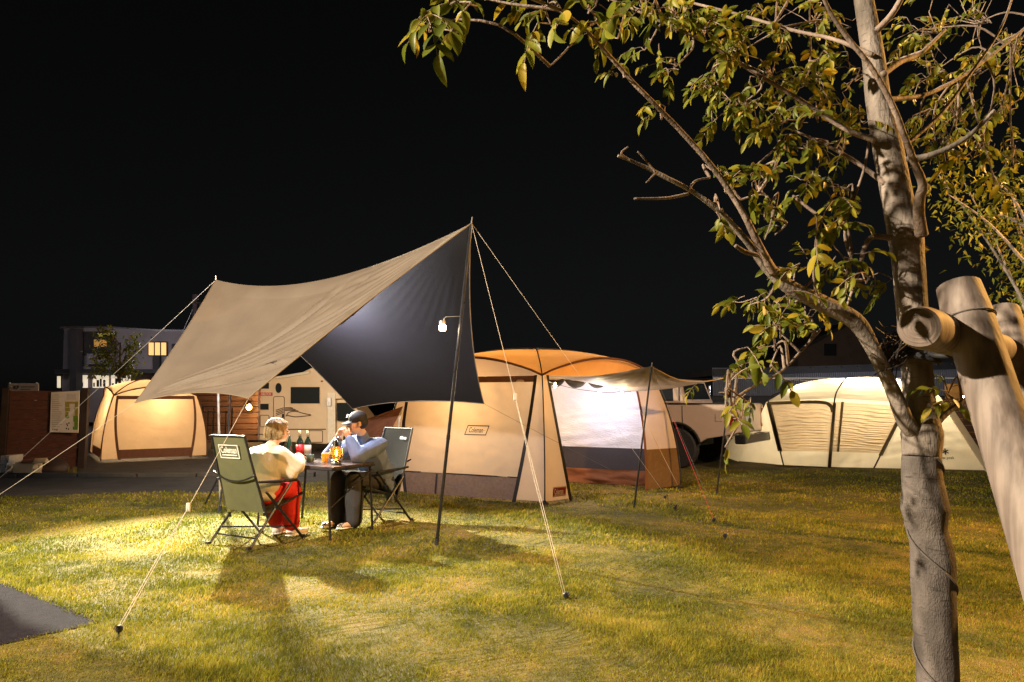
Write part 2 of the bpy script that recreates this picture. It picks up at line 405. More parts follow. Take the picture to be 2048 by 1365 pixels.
# near half
cen = np.array((tA+tB)/2)
def inw(p, q, k, to):
    mid = (np.array(p)+np.array(q))/2; d = np.array(to)-mid; return d/np.linalg.norm(d)*k
near = coons(ridge, edge(tD, tC, inw(tD, tC, .10, cen)), edge(tA, tD, inw(tA, tD, .10, tC)), edge(tB, tC, inw(tB, tC, .10, tD)), 260, 320)
nn = grid_normals(near); 
if nn[160, 130, 2] < 0: nn = -nn
e1 = np.array(tD-tC); L1 = np.linalg.norm(e1); e1 /= L1; e2 = np.array(tA-tC); e2 -= e1*e2.dot(e1); e2 /= np.linalg.norm(e2)
rel = near - np.array(tC); a1 = rel@e1; a2 = rel@e2; r = np.hypot(a1, a2); ang = np.arctan2(a2, a1)
win = smooth(.02, .12, ang)*smooth(1.05, .55, ang)*smooth(.05, .5, r)*smooth(3.6, 1.6, r)
ph = ang*118 + 2.2*np.sin(r*1.6+ang*6) + 1.5*np.sin(ang*19); fold = 1.6*(np.abs(np.sin(ph*.5))**.75)*(.62 + .38*np.sin(ang*29+r*1.1)) + .45*np.sin(ang*57+r)
uu = np.linspace(0, 1, 260)[None, :]; vv = np.linspace(0, 1, 320)[:, None]
bound = np.clip(np.minimum(np.minimum(uu, 1-uu)*14, np.minimum(vv, 1-vv)*10), 0, 1)
soft = Sines(12, 1.5, 6, 21)(a1, a2)
rel2 = near - np.array(tA); angA = np.arctan2(rel2@e2, -(rel2@e1)); rA = np.linalg.norm(rel2, axis=-1)
foldA = np.sin(angA*95 + np.sin(rA*2))*smooth(.1, .6, rA)*smooth(2.6, .8, rA)
near = near + nn*(-.20*np.sin(np.pi*vv)*np.sin(np.pi*uu)**.7*(1-.0*uu) + win*fold*.028*np.minimum(1.6, r) + soft*.012 + foldA*.007)[..., None]*bound[..., None]
def sheet(A, name, m, parent, up=True):
    mb_ = MB().grid(A); n = grid_normals(A)[A.shape[0]//2, A.shape[1]//2]
    if (n[2] < 0) == up: mb_.f = [f[::-1] for f in mb_.f]
    return mb_.build(name, m, parent, sm=True)
sheet(near, 'tarp_panel', M['tarp'], tarp)
far = coons(ridge, edge(tE, tF, inw(tE, tF, .10, cen)), edge(tA, tE, inw(tA, tE, .14, tF)), edge(tB, tF, inw(tB, tF, .10, tE)), 130, 90)
fn = grid_normals(far); b2 = np.clip(np.minimum(np.minimum(np.linspace(0, 1, 130)[None], 1-np.linspace(0, 1, 130)[None])*14, np.minimum(np.linspace(0, 1, 90)[:, None], 1-np.linspace(0, 1, 90)[:, None])*10), 0, 1)
rf = far - np.array(tA); rl = np.linalg.norm(rf, axis=-1); hh_ = np.arctan2(rf[..., 0]+.4*rf[..., 1], -rf[..., 2])
far = far + fn*((np.sin(hh_*45+2*np.sin(rl*3))*.0014*smooth(.2, .8, rl)*smooth(2.2, .9, rl)) + .010*Sines(12, 1.5, 9, 23)(far[..., 0], far[..., 2]))[..., None]*b2[..., None]
far -= np.array((0, 0, .0))
sheet(far, 'tarp_panel', M['tarp'], tarp)
# hem along the tarp's outline, lantern mark on the near panel
hem = MB()
for gcol in (near[:, 0], near[-1, :], near[:, -1], far[:, 0], far[-1, :], far[:, -1]):
    hem.tube([Vector(p) for p in gcol[::3]] + [Vector(gcol[-1])], .006, 5)
hem.build('hem', mat('tarp_hem', (.20, .155, .11), .7, .1, 9), tarp)
lo_ = near[int(320*.80), int(260*.16)]; lu = near[int(320*.80), int(260*.10)]-near[int(320*.80), int(260*.24)]; lv = near[int(320*.70), int(260*.16)]-near[int(320*.90), int(260*.16)]
ux = Vector(lu).normalized(); uy = Vector(lv); uy = (uy - ux*uy.dot(ux)).normalized()
lg = MB(); place_text(lg, 'Coleman', lo_, ux, uy, .085, .022, width=.30, bold=.012)
oo = Vector(lo_) + uy*.085 + ux*.06
for k in range(3): flat_rect(lg, oo + uy*(.022*k) - ux*.012*k, ux, uy, .09-.025*k, .014, .022)
gn_ = ux.cross(uy); flat_ = near.reshape(-1, 3); nv_ = []
for v_ in lg.v:
    a_ = np.array(v_) - np.array(gn_)*.022; dlt = flat_ - a_; tang = dlt - np.outer(dlt@np.array(gn_), np.array(gn_)); k_ = int(np.argmin((tang**2).sum(1)))
    nv_.append(tuple(a_ + np.array(gn_)*(float(dlt[k_]@np.array(gn_)) + .007)))
lg.v = nv_; lg.build('printed_mark', M['ink'], tarp)
LEN = lambda a, b: (Vector(a)-Vector(b)).length
# poles
def pole(name, foot, top, r, m, label, cap=True, group=None, over=.06):
    f, t = Vector(foot), Vector(top); d = (t-f).normalized()
    o = empty(name, f, label, 'pole', group)
    MB().tube([f, f+d*.06], r*1.25, 10).build('foot_tip', M['rubber'], o)
    L_ = (t-f).length
    for k in range(3):
        MB().tube([f+d*(L_*k/3+(.06 if k == 0 else 0)), f+d*(L_*(k+1)/3)], r, 10).build('pole_section', m, o, sm=False)
        if k: MB().tube([f+d*(L_*k/3-.02), f+d*(L_*k/3+.025)], r*1.18, 10).build('joint_collar', m, o)
    MB().tube([t, t+d*over], r*.4, 6).build('tip_pin', M['steel'], o)
    return o
M['pole_black'] = mat('pole_black', (.035, .034, .038), .3, .3, 20, metal=.6)
pole('tarp_pole', G(873, 1090), tA - V(0, 0, .01), .016, M['pole_black'], 'tall slim black tarp pole with a lantern hung on its hook', over=.07)
pole('tarp_pole', G(441, 1022), tB - V(0, 0, .02), .016, M['steel'], 'rear tarp pole standing behind the olive folding chair', over=.07)
def guy(a, b, label, m='rope', r=.0032, double=False, peg=True, sag=.01, name='guy_rope', slider=.62):
    a, b = Vector(a), Vector(b)
    o = empty(name, b, label, 'rope', 'guy ropes')
    r *= .62; pts = catenary(a, b + V(0, 0, .035 if peg else 0), sag, 12)
    MB().tube(pts, r, 5).build('cord', M[m], o, sm=True)
    if double:
        off = (b-a).cross(V(0, 0, 1)).normalized()*.016; k = int(len(pts)*slider)
        MB().tube([p+off*min(1, (i)/2) for i, p in enumerate(pts[k:])], r, 5).build('cord', M[m], o, sm=True)
        MB().box(pts[k], (.03, .02, .06)).build('tensioner', M['rope'], o, bevel=.006)
    if peg:
        d = (b-a).normalized(); d.z = 0; d.normalize()
        MB().tube([b - d*.03 + V(0, 0, -.10), b + d*.012 + V(0, 0, .05), b+d*.03+V(0, 0, .065), b+d*.045+V(0, 0, .05)], .006, 6).build('peg', M['black_metal'], o)
        MB().lathe([(.012, -.01), (.02, 0), (.02, .02), (.008, .03)], b+V(0, 0, .03), 8).build('peg_loop', M['black_metal'], o)
    return o
guy(tD, G(238, 1272), 'double tan rope from the tarp corner to the peg beside the asphalt corner', double=True, slider=.5, r=.0036)
guy(tA, G(1132, 1203), 'twisted rope from the tall pole top to a black peg in the foreground grass', double=True, slider=.55, r=.0036)
guy(tA, G(1350, 1022), 'long rope from the tall pole top slanting right past the raised awning', m='rope', r=.003)
guy(tC, G(-110, 1068), 'rope from the low left tarp corner running out of the left edge', r=.0036)
guy(tB, G(-30, 988), 'rope from the rear tarp peak down past the wooden fence', r=.0036)
guy(tE, G(1330, 1000), 'dark rope from the right tarp corner crossing the front of the beige tent', m='dark_rope', r=.003)
# LED lantern on the pole hook
hp = P(919, 633, 6.40); hl = P(885, 655, 6.36)
o = empty('hook_lantern', hl, 'small glowing LED lantern hung from a hook on the tall black pole', 'lantern')
MB().tube([hp, P(892, 634, 6.37), P(888, 638, 6.37), P(887, 645, 6.36)], .004, 6).build('hook', M['steel'], o)
MB().lathe([(.012, .075), (.03, .07), (.034, .04), (.030, .035)], hl - V(0, 0, .01), 14).build('cap', M['steel'], o)
MB().lathe([(.026, .034), (.032, .02), (.032, -.012), (.026, -.022), (.001, -.024)], hl - V(0, 0, .01), 14).build('diffuser', emat('lantern_diffuser', (1.0, .78, .48), 40), o, sm=True)
lamp('hook_lantern_light', 'POINT', hl - V(0, 0.06, .06), 7, (1, .82, .58), .03)
# light stand behind the tarp, legs seen left of the chair
st = G(452, 1016)
o = empty('light_stand', st, 'black tripod light stand behind the olive folding chair', 'light stand')
MB().tube([st+V(0, 0, .08), st+V(0, 0, 2.1)], .013, 8).build('mast', M['black_metal'], o)
for a in (2.6, 4.9, .6):
    d = V(math.cos(a), math.sin(a), 0)
    MB().tube([st + V(0, 0, .62), st + d*.22 + V(0, 0, .3), st + d*.42 + V(0, 0, .01)], .011, 7).build('leg', M['black_metal'], o)
    MB().tube([st + V(0, 0, .22), st + d*.24 + V(0, 0, .27)], .007, 6).build('brace', M['black_metal'], o)
MB().box(st+V(0, 0, 2.12), (.16, .05, .1)).build('lamp_head', M['black_metal'], o, bevel=.01)

# ------------------------------------------------------------------ dome tents
class Dome:
    def __init__(s, root, feet, hs, ht, inset, brow=.26, browout=.12):
        s.root = root; s.feet = [Vector(f) for f in feet]; s.c = sum(s.feet, Vector())/4; s.hs = hs; s.ht = ht
        s.sh = [f.lerp(s.c, inset) + V(0, 0, hs) for f in s.feet]; s.apex = Vector((s.c.x, s.c.y, ht)); s.brow = brow; s.bo = browout
    def leg(s, i, t):
        i %= 4; f, q = s.feet[i], s.sh[i]; out = (f - s.c); out.z = 0; out.normalize()
        return np.array(f.lerp(q, t) + out*(.10*4*t*(1-t)))
    def wall(s, i, u, v, sag=.05):
        a, b = s.leg(i, v), s.leg(i+1, v); n = s.nrm(i)
        return a + (b-a)*u - n*(sag*math.sin(math.pi*u)*math.sin(math.pi*min(1, v*.8+.1)))
    def nrm(s, i):
        i %= 4; m_ = (s.feet[i]+s.feet[(i+1) % 4])/2 - s.c; m_.z = 0; return np.array(m_.normalized())
    def panel(s, i, u0b, u0t, u1b, u1t, v0, v1, nu, nv, wr=0.0, seed=1, off=0.0):
        A = np.zeros((nv, nu, 3)); n = s.nrm(i); W = Sines(14, 9, 42, seed)
        for j in range(nv):
            v = v0 + (v1-v0)*j/(nv-1); a = u0b + (u0t-u0b)*v; b = u1b + (u1t-u1b)*v
            for k in range(nu):
                u = a + (b-a)*k/(nu-1); p = s.wall(i, u, v)
                fr = k/(nu-1); fe = min(1, min(fr, 1-fr)*6)
                A[j, k] = p + n*(off + wr*float(W(u*2.2, v*3.4+u*1.2))*fe)
        return A
    def arch(s, i, t):
        a, b = np.array(s.sh[i % 4]), np.array(s.sh[(i+1) % 4]); n = s.nrm(i)
        return a + (b-a)*t + (np.array((0, 0, s.brow)) + n*s.bo)*(math.sin(math.pi*t)**.8)
    def top_pole(s, i, t):
        a, b = np.array(s.sh[i % 4]), np.array(s.apex); return a + (b-a)*t + np.array((0, 0, 1.0))*(s.ht-s.hs)*.62*4*t*(1-t)*.45
    def roof(s, i, nu=18, nv=10):
        A = np.zeros((nv, nu, 3))
        ridge_ = lambda t: np.array(s.apex)
        for j in range(nv):
            v = j/(nv-1)
            for k in range(nu):
                u = k/(nu-1); ar = s.arch(i, u); ap = np.array(s.apex)
                p = ar + (ap-ar)*v + np.array((0, 0, 1))*(s.ht-ar[2])*.55*math.sin(math.pi*v)*.5
                pl, pr = s.top_pole(i, v), s.top_pole(i+1, v)
                bl = abs(2*u-1)**6; edgep = pl if u < .5 else pr
                A[j, k] = p*(1-bl) + edgep*bl
        return A
    def vent(s, i, nu=14, nv=4):
        A = np.zeros((nv, nu, 3)); n = s.nrm(i)
        for j in range(nv):
            for k in range(nu):
                u = k/(nu-1); a = s.wall(i, u, 1.0); b = s.arch(i, u) - n*.10*math.sin(math.pi*u); A[j, k] = a + (b-a)*j/(nv-1)
        return A
    def strip(s, i, ub, ut, w_, v0=0, v1=1, off=.008, n=14):
        pts = []; nr = s.nrm(i); mb_ = MB(); A = np.zeros((n, 2, 3)); L_ = (s.feet[(i+1) % 4]-s.feet[i % 4]).length
        for j in range(n):
            v = v0 + (v1-v0)*j/(n-1); u = ub+(ut-ub)*v
            A[j, 0] = s.wall(i, u - w_/L_/2, v) + nr*off; A[j, 1] = s.wall(i, u + w_/L_/2, v) + nr*off
        return mb_.grid(A)

# main beige tent
fPc, fP4 = G(1089, 1009), G(1360, 976)
fPl = Vector((-1.92, 10.1, 0)); fBk = fPl + (fP4 - fPc)
tent = empty('dome_tent', (fPl+fP4)/2, 'large beige dome tent with its front door raised as an awning beside the tarp', 'tent')
D = Dome(tent, [fPl, fPc, fP4, fBk], 1.68, 2.10, .17)
# face 0 = left (towards camera), face 1 = front right (open), 2, 3 = rear
def wallset(D, i, cloth, leg, skirt, skirt_h, seed, wr=.006, trim='dark_trim', lw=.17, open_=False, legs=True):
    r_ = D.root
    if legs:
        MB().grid(D.panel(i, 0, 0, lw, .035, 0.02, 1, 8, 18, .002, seed)).build('leg_panel', M[leg], r_, sm=True)
        MB().grid(D.panel(i, 1-lw, 1-.035, 1, 1, 0.02, 1, 8, 18, .002, seed+1)).build('leg_panel', M[leg], r_, sm=True)
        D.strip(i, lw, .04, .055).build('zip_strip', M[trim], r_); D.strip(i, 1-lw, 1-.04, .055).build('zip_strip', M[trim], r_)
    if not open_:
        MB().grid(D.panel(i, lw, .035, 1-lw, 1-.035, skirt_h, 1, 60, 60, wr, seed+2)).build('wall_panel', M[cloth], r_, sm=True)
        if skirt_h > 0:
            MB().grid(D.panel(i, lw, .035, 1-lw, 1-.035, 0.015, skirt_h, 60, 14, wr*1.4, seed+2)).build('mesh_skirt', M[skirt], r_, sm=True)
            A = D.panel(i, lw, .035, 1-lw, 1-.035, skirt_h-.004, skirt_h+.006, 40, 2, 0, seed, .006); MB().grid(A).build('hem_tape', M[trim], r_)
wallset(D, 0, 'cream', 'leg_cream', 'mesh_skirt', .19, 31, wr=.011)
wallset(D, 1, 'cream', 'leg_cream', 'mesh_skirt', .19, 35, open_=True, legs=False)
MB().grid(D.panel(1, 0, 0, .17, .035, 0.02, 1, 8, 18, .002, 36)).build('leg_panel', M['leg_cream'], tent, sm=True)
MB().grid(D.panel(1, .72, .80, 1, 1, .36, 1, 10, 18, .003, 37)).build('leg_panel', mat('cool_lit_leg_cloth', (.50, .43, .40), .75, .06, 3, trans=.4), tent, sm=True)  # leg cloth tinted paler and cooler to stand for the interior light
MB().grid(D.panel(1, .72, .80, 1, 1, .02, .36, 10, 8, .003, 37)).build('leg_skirt', mat('brown_mesh', (.13, .075, .032), .8, .2, 20, trans=.3), tent, sm=True)
D.strip(1, .17, .04, .055).build('zip_strip', M['dark_trim'], tent); D.strip(1, .72, .80, .05).build('zip_strip', M['brown_trim'], tent)
wallset(D, 2, 'cream', 'leg_cream', 'mesh_skirt', .19, 41); wallset(D, 3, 'cream', 'leg_cream', 'mesh_skirt', .19, 45)
D.strip(0, .36, .36, .03, .02, .19, .012).build('skirt_strap', M['dark_trim'], tent); 
for i in range(4):
    MB().grid(D.roof(i)).build('roof_panel', M['roof_cloth'], tent, sm=True)
    MB().grid(D.vent(i)).build('vent_panel', M['roof_cloth' if i == 1 else 'cream'], tent, sm=True)
    MB().tube([Vector(D.arch(i, t)) for t in np.linspace(0, 1, 18)], .016, 6).build('brow_pole', M['brown_trim'], tent, sm=True)
    MB().tube([Vector(D.leg(i, t)) + Vector(D.nrm(i)+D.nrm(i-1)).normalized()*.018 for t in np.linspace(0, 1, 14)] + [Vector(D.top_pole(i, t)) + V(0, 0, .02) for t in np.linspace(0.06, 1, 12)], .009, 6).build('frame_pole', M['black_metal'], tent, sm=True)
    f = D.feet[i]; MB().lathe([(.05, .0), (.06, .012), (.03, .03), (.012, .05)], f, 10).build('foot_cap', M['rubber'], tent)
# brown header tapes
for i in (0, 2, 3):
    MB().grid(D.panel(i, .04, .04, .96, .96, .945, .995, 24, 3, 0, 1, .006)).build('header_tape', M['brown_trim'], tent)
# logos
n0 = Vector(D.nrm(0)); ux0 = (D.feet[1]-D.feet[0]).normalized(); uy0 = (Vector(D.wall(0, .5, .6))-Vector(D.wall(0, .5, .4))).normalized()
c0 = Vector(D.wall(0, .58, .55)) + n0*.0
lg = MB(); place_text(lg, 'Coleman', c0 - ux0*.015, ux0, uy0, .10, .02, shear=.25, width=.22); frame_rect(lg, c0, ux0, uy0, .34, .135, .012, .018, lean=.3)
lg.lathe([(.018, 0), (.022, .001)], c0 + ux0*.125 + n0*.02, 10); lg.build('printed_mark', M['ink'], tent)
def badge(D, i, u, v, w_, h_, parent):
    n_ = Vector(D.nrm(i)); ux = (Vector(D.wall(i, u+.02, v))-Vector(D.wall(i, u-.02, v))).normalized(); uy = (Vector(D.wall(i, u, v+.05))-Vector(D.wall(i, u, v-.05))).normalized()
    c = Vector(D.wall(i, u, v)) + n_*.004
    b_ = MB(); flat_rect(b_, c, ux, uy, w_, h_, .004, lean=.12); b = b_.build('badge', M['red_print'], parent)
    t_ = MB(); place_text(t_, 'Coleman', c - ux*w_*.06, ux, uy, h_*.8, .008, width=w_*.68); flat_rect(t_, c - uy*h_*.33, ux, uy, w_*.8, h_*.05, .008)
    for q in ((0, .5, 1, .04), (0, -.5, 1, .04)): flat_rect(t_, c + uy*h_*q[1]*.88, ux, uy, w_*.94, h_*.03, .007)
    t_.build('badge_lettering', M['white_print'], b)
badge(D, 1, .095, .085, .23, .125, tent)
# door opening of face 1: door raised as awning on two poles
H1, H2 = Vector(D.wall(1, .05, .985)), P(1262, 783, 9.95)
T1, T2 = P(1303, 733, 8.45), P(1463, 752, 9.5)
aw = empty('awning_flap', (H1+H2)/2 - V(0, 0, (H1.z+H2.z)/2), 'raised door flap of the beige tent stretched flat as an awning', 'awning')
A = coons(edge(H1, H2, (0, 0, .02)), edge(T1, T2, np.array((-.05, .10, -.13))), edge(H1, T1, (0, 0, -.05)), edge(H2, T2, (0, 0, -.05)), 46, 34)
an = grid_normals(A); rT = np.linalg.norm(A-np.array(T1), axis=-1); qT = np.arctan2(A[..., 1]-T1.y, A[..., 0]-T1.x)
A = A + an*(np.sin(qT*34)*.010*smooth(.05, .2, rT)*smooth(1.1, .3, rT) + .006*Sines(10, 3, 12, 51)(A[..., 0], A[..., 1]))[..., None]
sheet(A, 'awning_panel', mat('awning_cloth', (.50, .45, .45), .6, .08, 4, trans=.42), aw)
MB().tube([Vector(p) for p in A[-1]], .006, 5).build('hem', M['cream'], aw)
pole('awning_pole', G(1268, 1017), T1, .012, M['pole_black'], 'black pole holding up the near corner of the tent awning', over=.05, group='awning poles')
pole('awning_pole', G(1433, 990), T2, .012, M['pole_black'], 'black pole under the far awning corner in front of the pickup', over=.05, group='awning poles')
guy(T1, G(1450, 1080), 'dark rope running from the near awning pole to the grass on the right', m='dark_rope', r=.0025)
guy(P(1345, 835, 9.2), G(1428, 1047), 'thin red rope pegged in front of the pickup wheel', m='red_rope', r=.0035)
guy(T2, P(1760, 768, 12.0), 'pale rope stretched from the awning corner to the ivory tent roof', r=.003, peg=False)
guy(H2, G(1357, 978), 'pale guy rope along the right edge of the beige tent door', r=.004, peg=True)
# added pale sheet standing for the rear wall's inner face, seen through the door
f1 = (fP4-fPc).normalized(); inn = -Vector(D.nrm(1))
def IP(a, d, z): return fPc + f1*a + inn*d + V(0, 0, z)
it = empty('rear_wall_sheet', (fP4+fBk)/2, 'pale sheet added over the rear wall inside the beige tent door', 'tent wall')
def isheet(z0, z1, name, m, wr, dd=0.0, seed=61, nv=40):
    W = Sines(16, 8, 40, seed); A = np.zeros((nv, 50, 3))
    for j in range(nv):
        z = z0 + (z1-z0)*j/(nv-1)
        for k in range(50):
            a = .12 + 2.62*k/49
            t_ = .03 + .93*k/49; w_p = Vector(D.wall(2, t_, min(1.0, z/1.68))); n_i = -Vector(D.nrm(2)); A[j, k] = w_p + n_i*(.06 + dd*.7 + wr*float(W(a*.9, z*3.2)))
    return MB().grid(A).build(name, m, it, sm=True)
isheet(.58, 1.66, 'upper_wall', M['inner_white'], .016); isheet(.22, .58, 'dark_mesh_band', M['inner_dark'], .004, nv=6); isheet(0.01, .24, 'brown_hem', M['rust_cloth'], .02, .07, 63, 14)
# rolled mesh hanging in scallops under the header
for k in range(4):
    a0, a1_ = .30+.42*k, .70+.42*k
    pts = [IP(a0+(a1_-a0)*t, .28, 1.63 - .07*4*t*(1-t)) for t in np.linspace(0, 1, 9)]
    MB().tube(pts, [.02+.035*math.sin(math.pi*t) for t in np.linspace(0, 1, 9)], 8).build('rolled_mesh', M['inner_dark'], tent, sm=True)
# bulbs on the header cord
bulbs = [P(1197, 790, 9.50), P(1244, 790, 9.66), P(1110, 772, 9.35)]
MB_c = MB().tube(spline([P(1098, 764, 9.2), P(1110, 768, 9.35), P(1150, 778, 9.45), P(1197, 784, 9.5), P(1222, 786, 9.6), P(1244, 783, 9.66), P(1262, 784, 9.75)], 4), .004, 5)
lo = empty('string_light', P(1197, 784, 9.5) - V(0, 0, P(1197, 784, 9.5).z), 'short string of glowing bulbs under the raised tent door', 'string light')
MB_c.build('cable', M['black_metal'], lo)
for k, b in enumerate(bulbs):
    MB().lathe([(.001, -.028), (.018, -.02), (.024, 0), (.014, .02), (.01, .035), (.01, .045)], b, 10).build('bulb', emat('bulb_glow', (1.0, .80, .48), 60 if k < 2 else 25), lo, sm=True)
    lamp('bulb_light', 'POINT', b + V(0, .0, -.05), (7, 8, 2)[k], (1.0, .74, .36), .03)
lamp('tent_inner_glow', 'POINT', V(1.25, 10.2, 1.22), 30, (.74, .80, 1.0), .12)
lamp('tent_room_glow', 'POINT', D.c + V(-.75, -.05, 1.2), 72, (1.0, .70, .38), .25)
# rust-brown side flap tied up at the tent's left corner
rf_ = empty('side_flap', P(806, 815, 9.6) - V(0, 0, P(806, 815, 9.6).z), 'rust brown fabric flap gathered to a point behind the seated man', 'fabric flap')
apx = P(806, 813, 9.6); bl_, br_ = P(722, 842, 10.2), P(752, 905, 9.9)
A = np.zeros((26, 40, 3))
for j in range(26):
    t = j/25
    for k in range(40):
        s_ = k/39; p = np.array(apx)*(1-t) + (np.array(bl_)*(1-s_) + np.array(br_)*s_)*t
        A[j, k] = p + np.array((.25, -.9, .2))*(.02*t*math.sin(s_*38+2*math.sin(s_*9))) + np.array((0, 0, -.05))*math.sin(math.pi*t)*s_
MB().grid(A).build('flap_cloth', M['rust_cloth'], rf_, sm=True)
MB().tube([apx, P(800, 835, 9.6), P(796, 862, 9.6)], [.008, .02, .006], 6).build('tie_cord', M['rope'], rf_)
lamp('flap_back_light', 'POINT', P(770, 850, 11.0), 5, (1, .62, .35), .1)

# ------------------------------------------------------------------ far left tent
fl = [G(203, 922), G(412, 913), G(380, 898), G(166, 905)]
fl[2] = fl[1] + V(-1.55, 2.2, 0); fl[3] = fl[0] + V(-1.6, 2.2, 0)
t2 = empty('dome_tent', sum(fl, Vector())/4, 'warm glowing beige dome tent beside the wooden fence and map board', 'tent')
D2 = Dome(t2, fl, 1.42, 1.80, .20, .20, .08)
for i in range(4): wallset(D2, i, 'cream', 'leg_cream', 'brown_trim', .15, 71+6*i, wr=.003, trim='brown_trim', lw=.16)
for i in range(4):
    MB().grid(D2.roof(i)).build('roof_panel', M['leg_cream'], t2, sm=True); MB().grid(D2.vent(i)).build('vent_panel', M['leg_cream'], t2, sm=True)
    MB().tube([Vector(D2.arch(i, t)) for t in np.linspace(0, 1, 16)], .014, 6).build('brow_pole', M['brown_trim'], t2, sm=True)
    MB().tube([Vector(D2.leg(i, t)) + Vector(D2.nrm(i)+D2.nrm(i-1)).normalized()*.02 for t in np.linspace(0, 1, 14)] + [Vector(D2.top_pole(i, t)) + V(0, 0, .02) for t in np.linspace(0.06, 1, 12)], .013, 6).build('frame_pole', M['brown_trim'], t2, sm=True)
    if i == 0: MB().grid(D2.panel(i, .04, .04, .96, .96, .94, .995, 24, 3, 0, 1, .008)).build('header_tape', M['brown_trim'], t2)
q = P(192, 912, 14.9)
lamp('left_tent_bulb', 'POINT', P(232, 812, 16.2), 34, (1, .70, .38), .25); lamp('left_tent_bulb', 'POINT', P(326, 812, 16.2), 34, (1, .70, .38), .25)
lamp('left_tent_glow', 'POINT', D2.c + V(-.3, .2, 1.15), 90, (1, .74, .42), .3)

# ------------------------------------------------------------------ long ivory tent on the right
t3 = empty('shelter_tent', G(1700, 938), 'long ivory shelter tent with two screened panels behind the pickup', 'tent')
yb = 13.1
b0, b1_, b2_, b3, b4 = G(1478, 924), G(1566, 932), G(1657, 936), G(1745, 938), G(1978, 943)
e0, e1_, e2_, e3, e4 = P(1532, 806, 13.9), P(1535, 803, 13.6), P(1668, 797, 13.6), P(1812, 806, 13.6), P(1893, 812, 13.9)
r0, r1, r2, r3 = P(1590, 771, 14.6), P(1690, 757, 14.4), P(1800, 759, 14.4), P(1870, 780, 14.7)
def quadsheet(a, b, c, d, name, m, wr=.006, seed=1, nu=40, nv=34, parent=t3, fx=5, fy=26, bul=(0, 0, 0)):
    A = coons(edge(a, b), edge(d, c, bul), edge(a, d), edge(b, c), nu, nv); n = grid_normals(A); W = Sines(10, 2, 7, seed)
    u = np.linspace(0, 1, nu)[None]; v = np.linspace(0, 1, nv)[:, None]
    fe = np.clip(np.minimum(np.minimum(u, 1-u), np.minimum(v, 1-v))*7, 0, 1)
    A = A + n*(wr*(np.sin(v*fy+3.4*W(u*2.2, v*1.6)+5*u)*(.55+.6*W(u*2.7+3, v*4)) + .5*np.sin(v*fy*1.73+4*W(u*1.4+7, v*2)) + .6*W(u*fx, v*fx))*fe)[..., None]
    return MB().grid(A).build(name, m, parent, sm=True)
def lerp(a, b, t): return Vector(a).lerp(Vector(b), t)
quadsheet(b0, b1_, e1_, e0, 'side_panel', M['ivory'], .004, 81)
quadsheet(b1_, b2_, lerp(b2_, e2_, .23), lerp(b1_, e1_, .23), 'lower_wall', M['ivory'], .002, 82, nv=10)
quadsheet(lerp(b1_, e1_, .23), lerp(b2_, e2_, .23), lerp(b2_, e2_, .95), lerp(b1_, e1_, .97), 'screen_panel', M['ivory_screen'], .011, 83, 60, 110, fy=72)
quadsheet(b2_, b3, lerp(b3, e3, .23), lerp(b2_, e2_, .23), 'lower_wall', M['ivory'], .002, 84, nv=10)
quadsheet(lerp(b2_, e2_, .23), lerp(b3, e3, .23), lerp(b3, e3, .95), lerp(b2_, e2_, .95), 'screen_panel', M['ivory_screen'], .010, 85, 60, 110, fy=84)
quadsheet(lerp(b2_, e2_, .95), lerp(b3, e3, .95), e3, e2_, 'header_tape', M['ivory'], 0, 1, 20, 3); quadsheet(lerp(b1_, e1_, .97), lerp(b2_, e2_, .95), e2_, e1_, 'header_tape', M['ivory'], 0, 1, 20, 3)
quadsheet(b3, b4, e4, e3, 'side_panel', M['ivory'], .010, 86)
quadsheet(e0, e1_, r0+V(.0, 0, -.05), r0 + V(-.1, .1, -.08), 'roof_panel', M['ivory'], .0, 1, 10, 10)
quadsheet(e1_, e2_, r1, r0, 'roof_panel', M['ivory'], .006, 87, bul=(0, 0, .05)); quadsheet(e2_, e3, r2, r1, 'roof_panel', M['ivory'], .006, 88, bul=(0, 0, .04)); quadsheet(e3, e4, r3, r2, 'roof_panel', M['ivory'], .006, 89, bul=(0, 0, .04))
bk = [V(p.x + .2, p.y + 3.2, 0) for p in (b0, b4)]
quadsheet(bk[1], bk[0], r0 + V(-.1, .1, -.08), r3, 'rear_panel', M['ivory'], .004, 90); quadsheet(r0 + V(-.1, .1, -.08), r0, r1, r1 + V(0, .05, 0), 'ridge_panel', M['ivory'], 0, 1, 6, 6)
quadsheet(r1, r2, r2 + V(.2, .6, -.1), r1 + V(-.2, .6, -.1), 'ridge_panel', M['ivory'], 0, 1, 6, 6)
quadsheet(bk[0], b0, e0, r0 + V(-.1, .1, -.08), 'end_panel', M['ivory'], .004, 91); quadsheet(b4, bk[1], r3, e4, 'end_panel', M['ivory'], .004, 92)
def strip3(a, b, w_, m, name, off=.03):
    a, b = Vector(a), Vector(b); MB().box((a+b)/2 - V(0, off, 0), (w_, .012, (b-a).length), (b-a).to_track_quat('Z', 'Y').to_matrix()).build(name, m, t3)
for a, b, w_ in ((lerp(b1_, e1_, .23), lerp(b1_, e1_, .97), .09), (b2_, lerp(b2_, e2_, .93), .10), (lerp(b2_, e2_, .23)+V(.14, 0, 0), lerp(b2_, e2_, .95)+V(.16, 0, 0), .07), (lerp(b3, e3, .20), lerp(b3, e3, .97), .10)):
    strip3(a, b, w_, M['ivory_trim'], 'zip_strip')
aa, bb = lerp(b1_, e1_, .97), lerp(b2_, e2_, .94)
MB().tube(spline([aa - V(0, .04, 0), lerp(aa, bb, .75) - V(0, .04, -.01), lerp(aa, bb, .93) - V(0, .04, .06), lerp(b2_, e2_, .80) - V(.02, .04, 0)], 5), .035, 6).build('zip_arch', M['ivory_trim'], t3, sm=True)
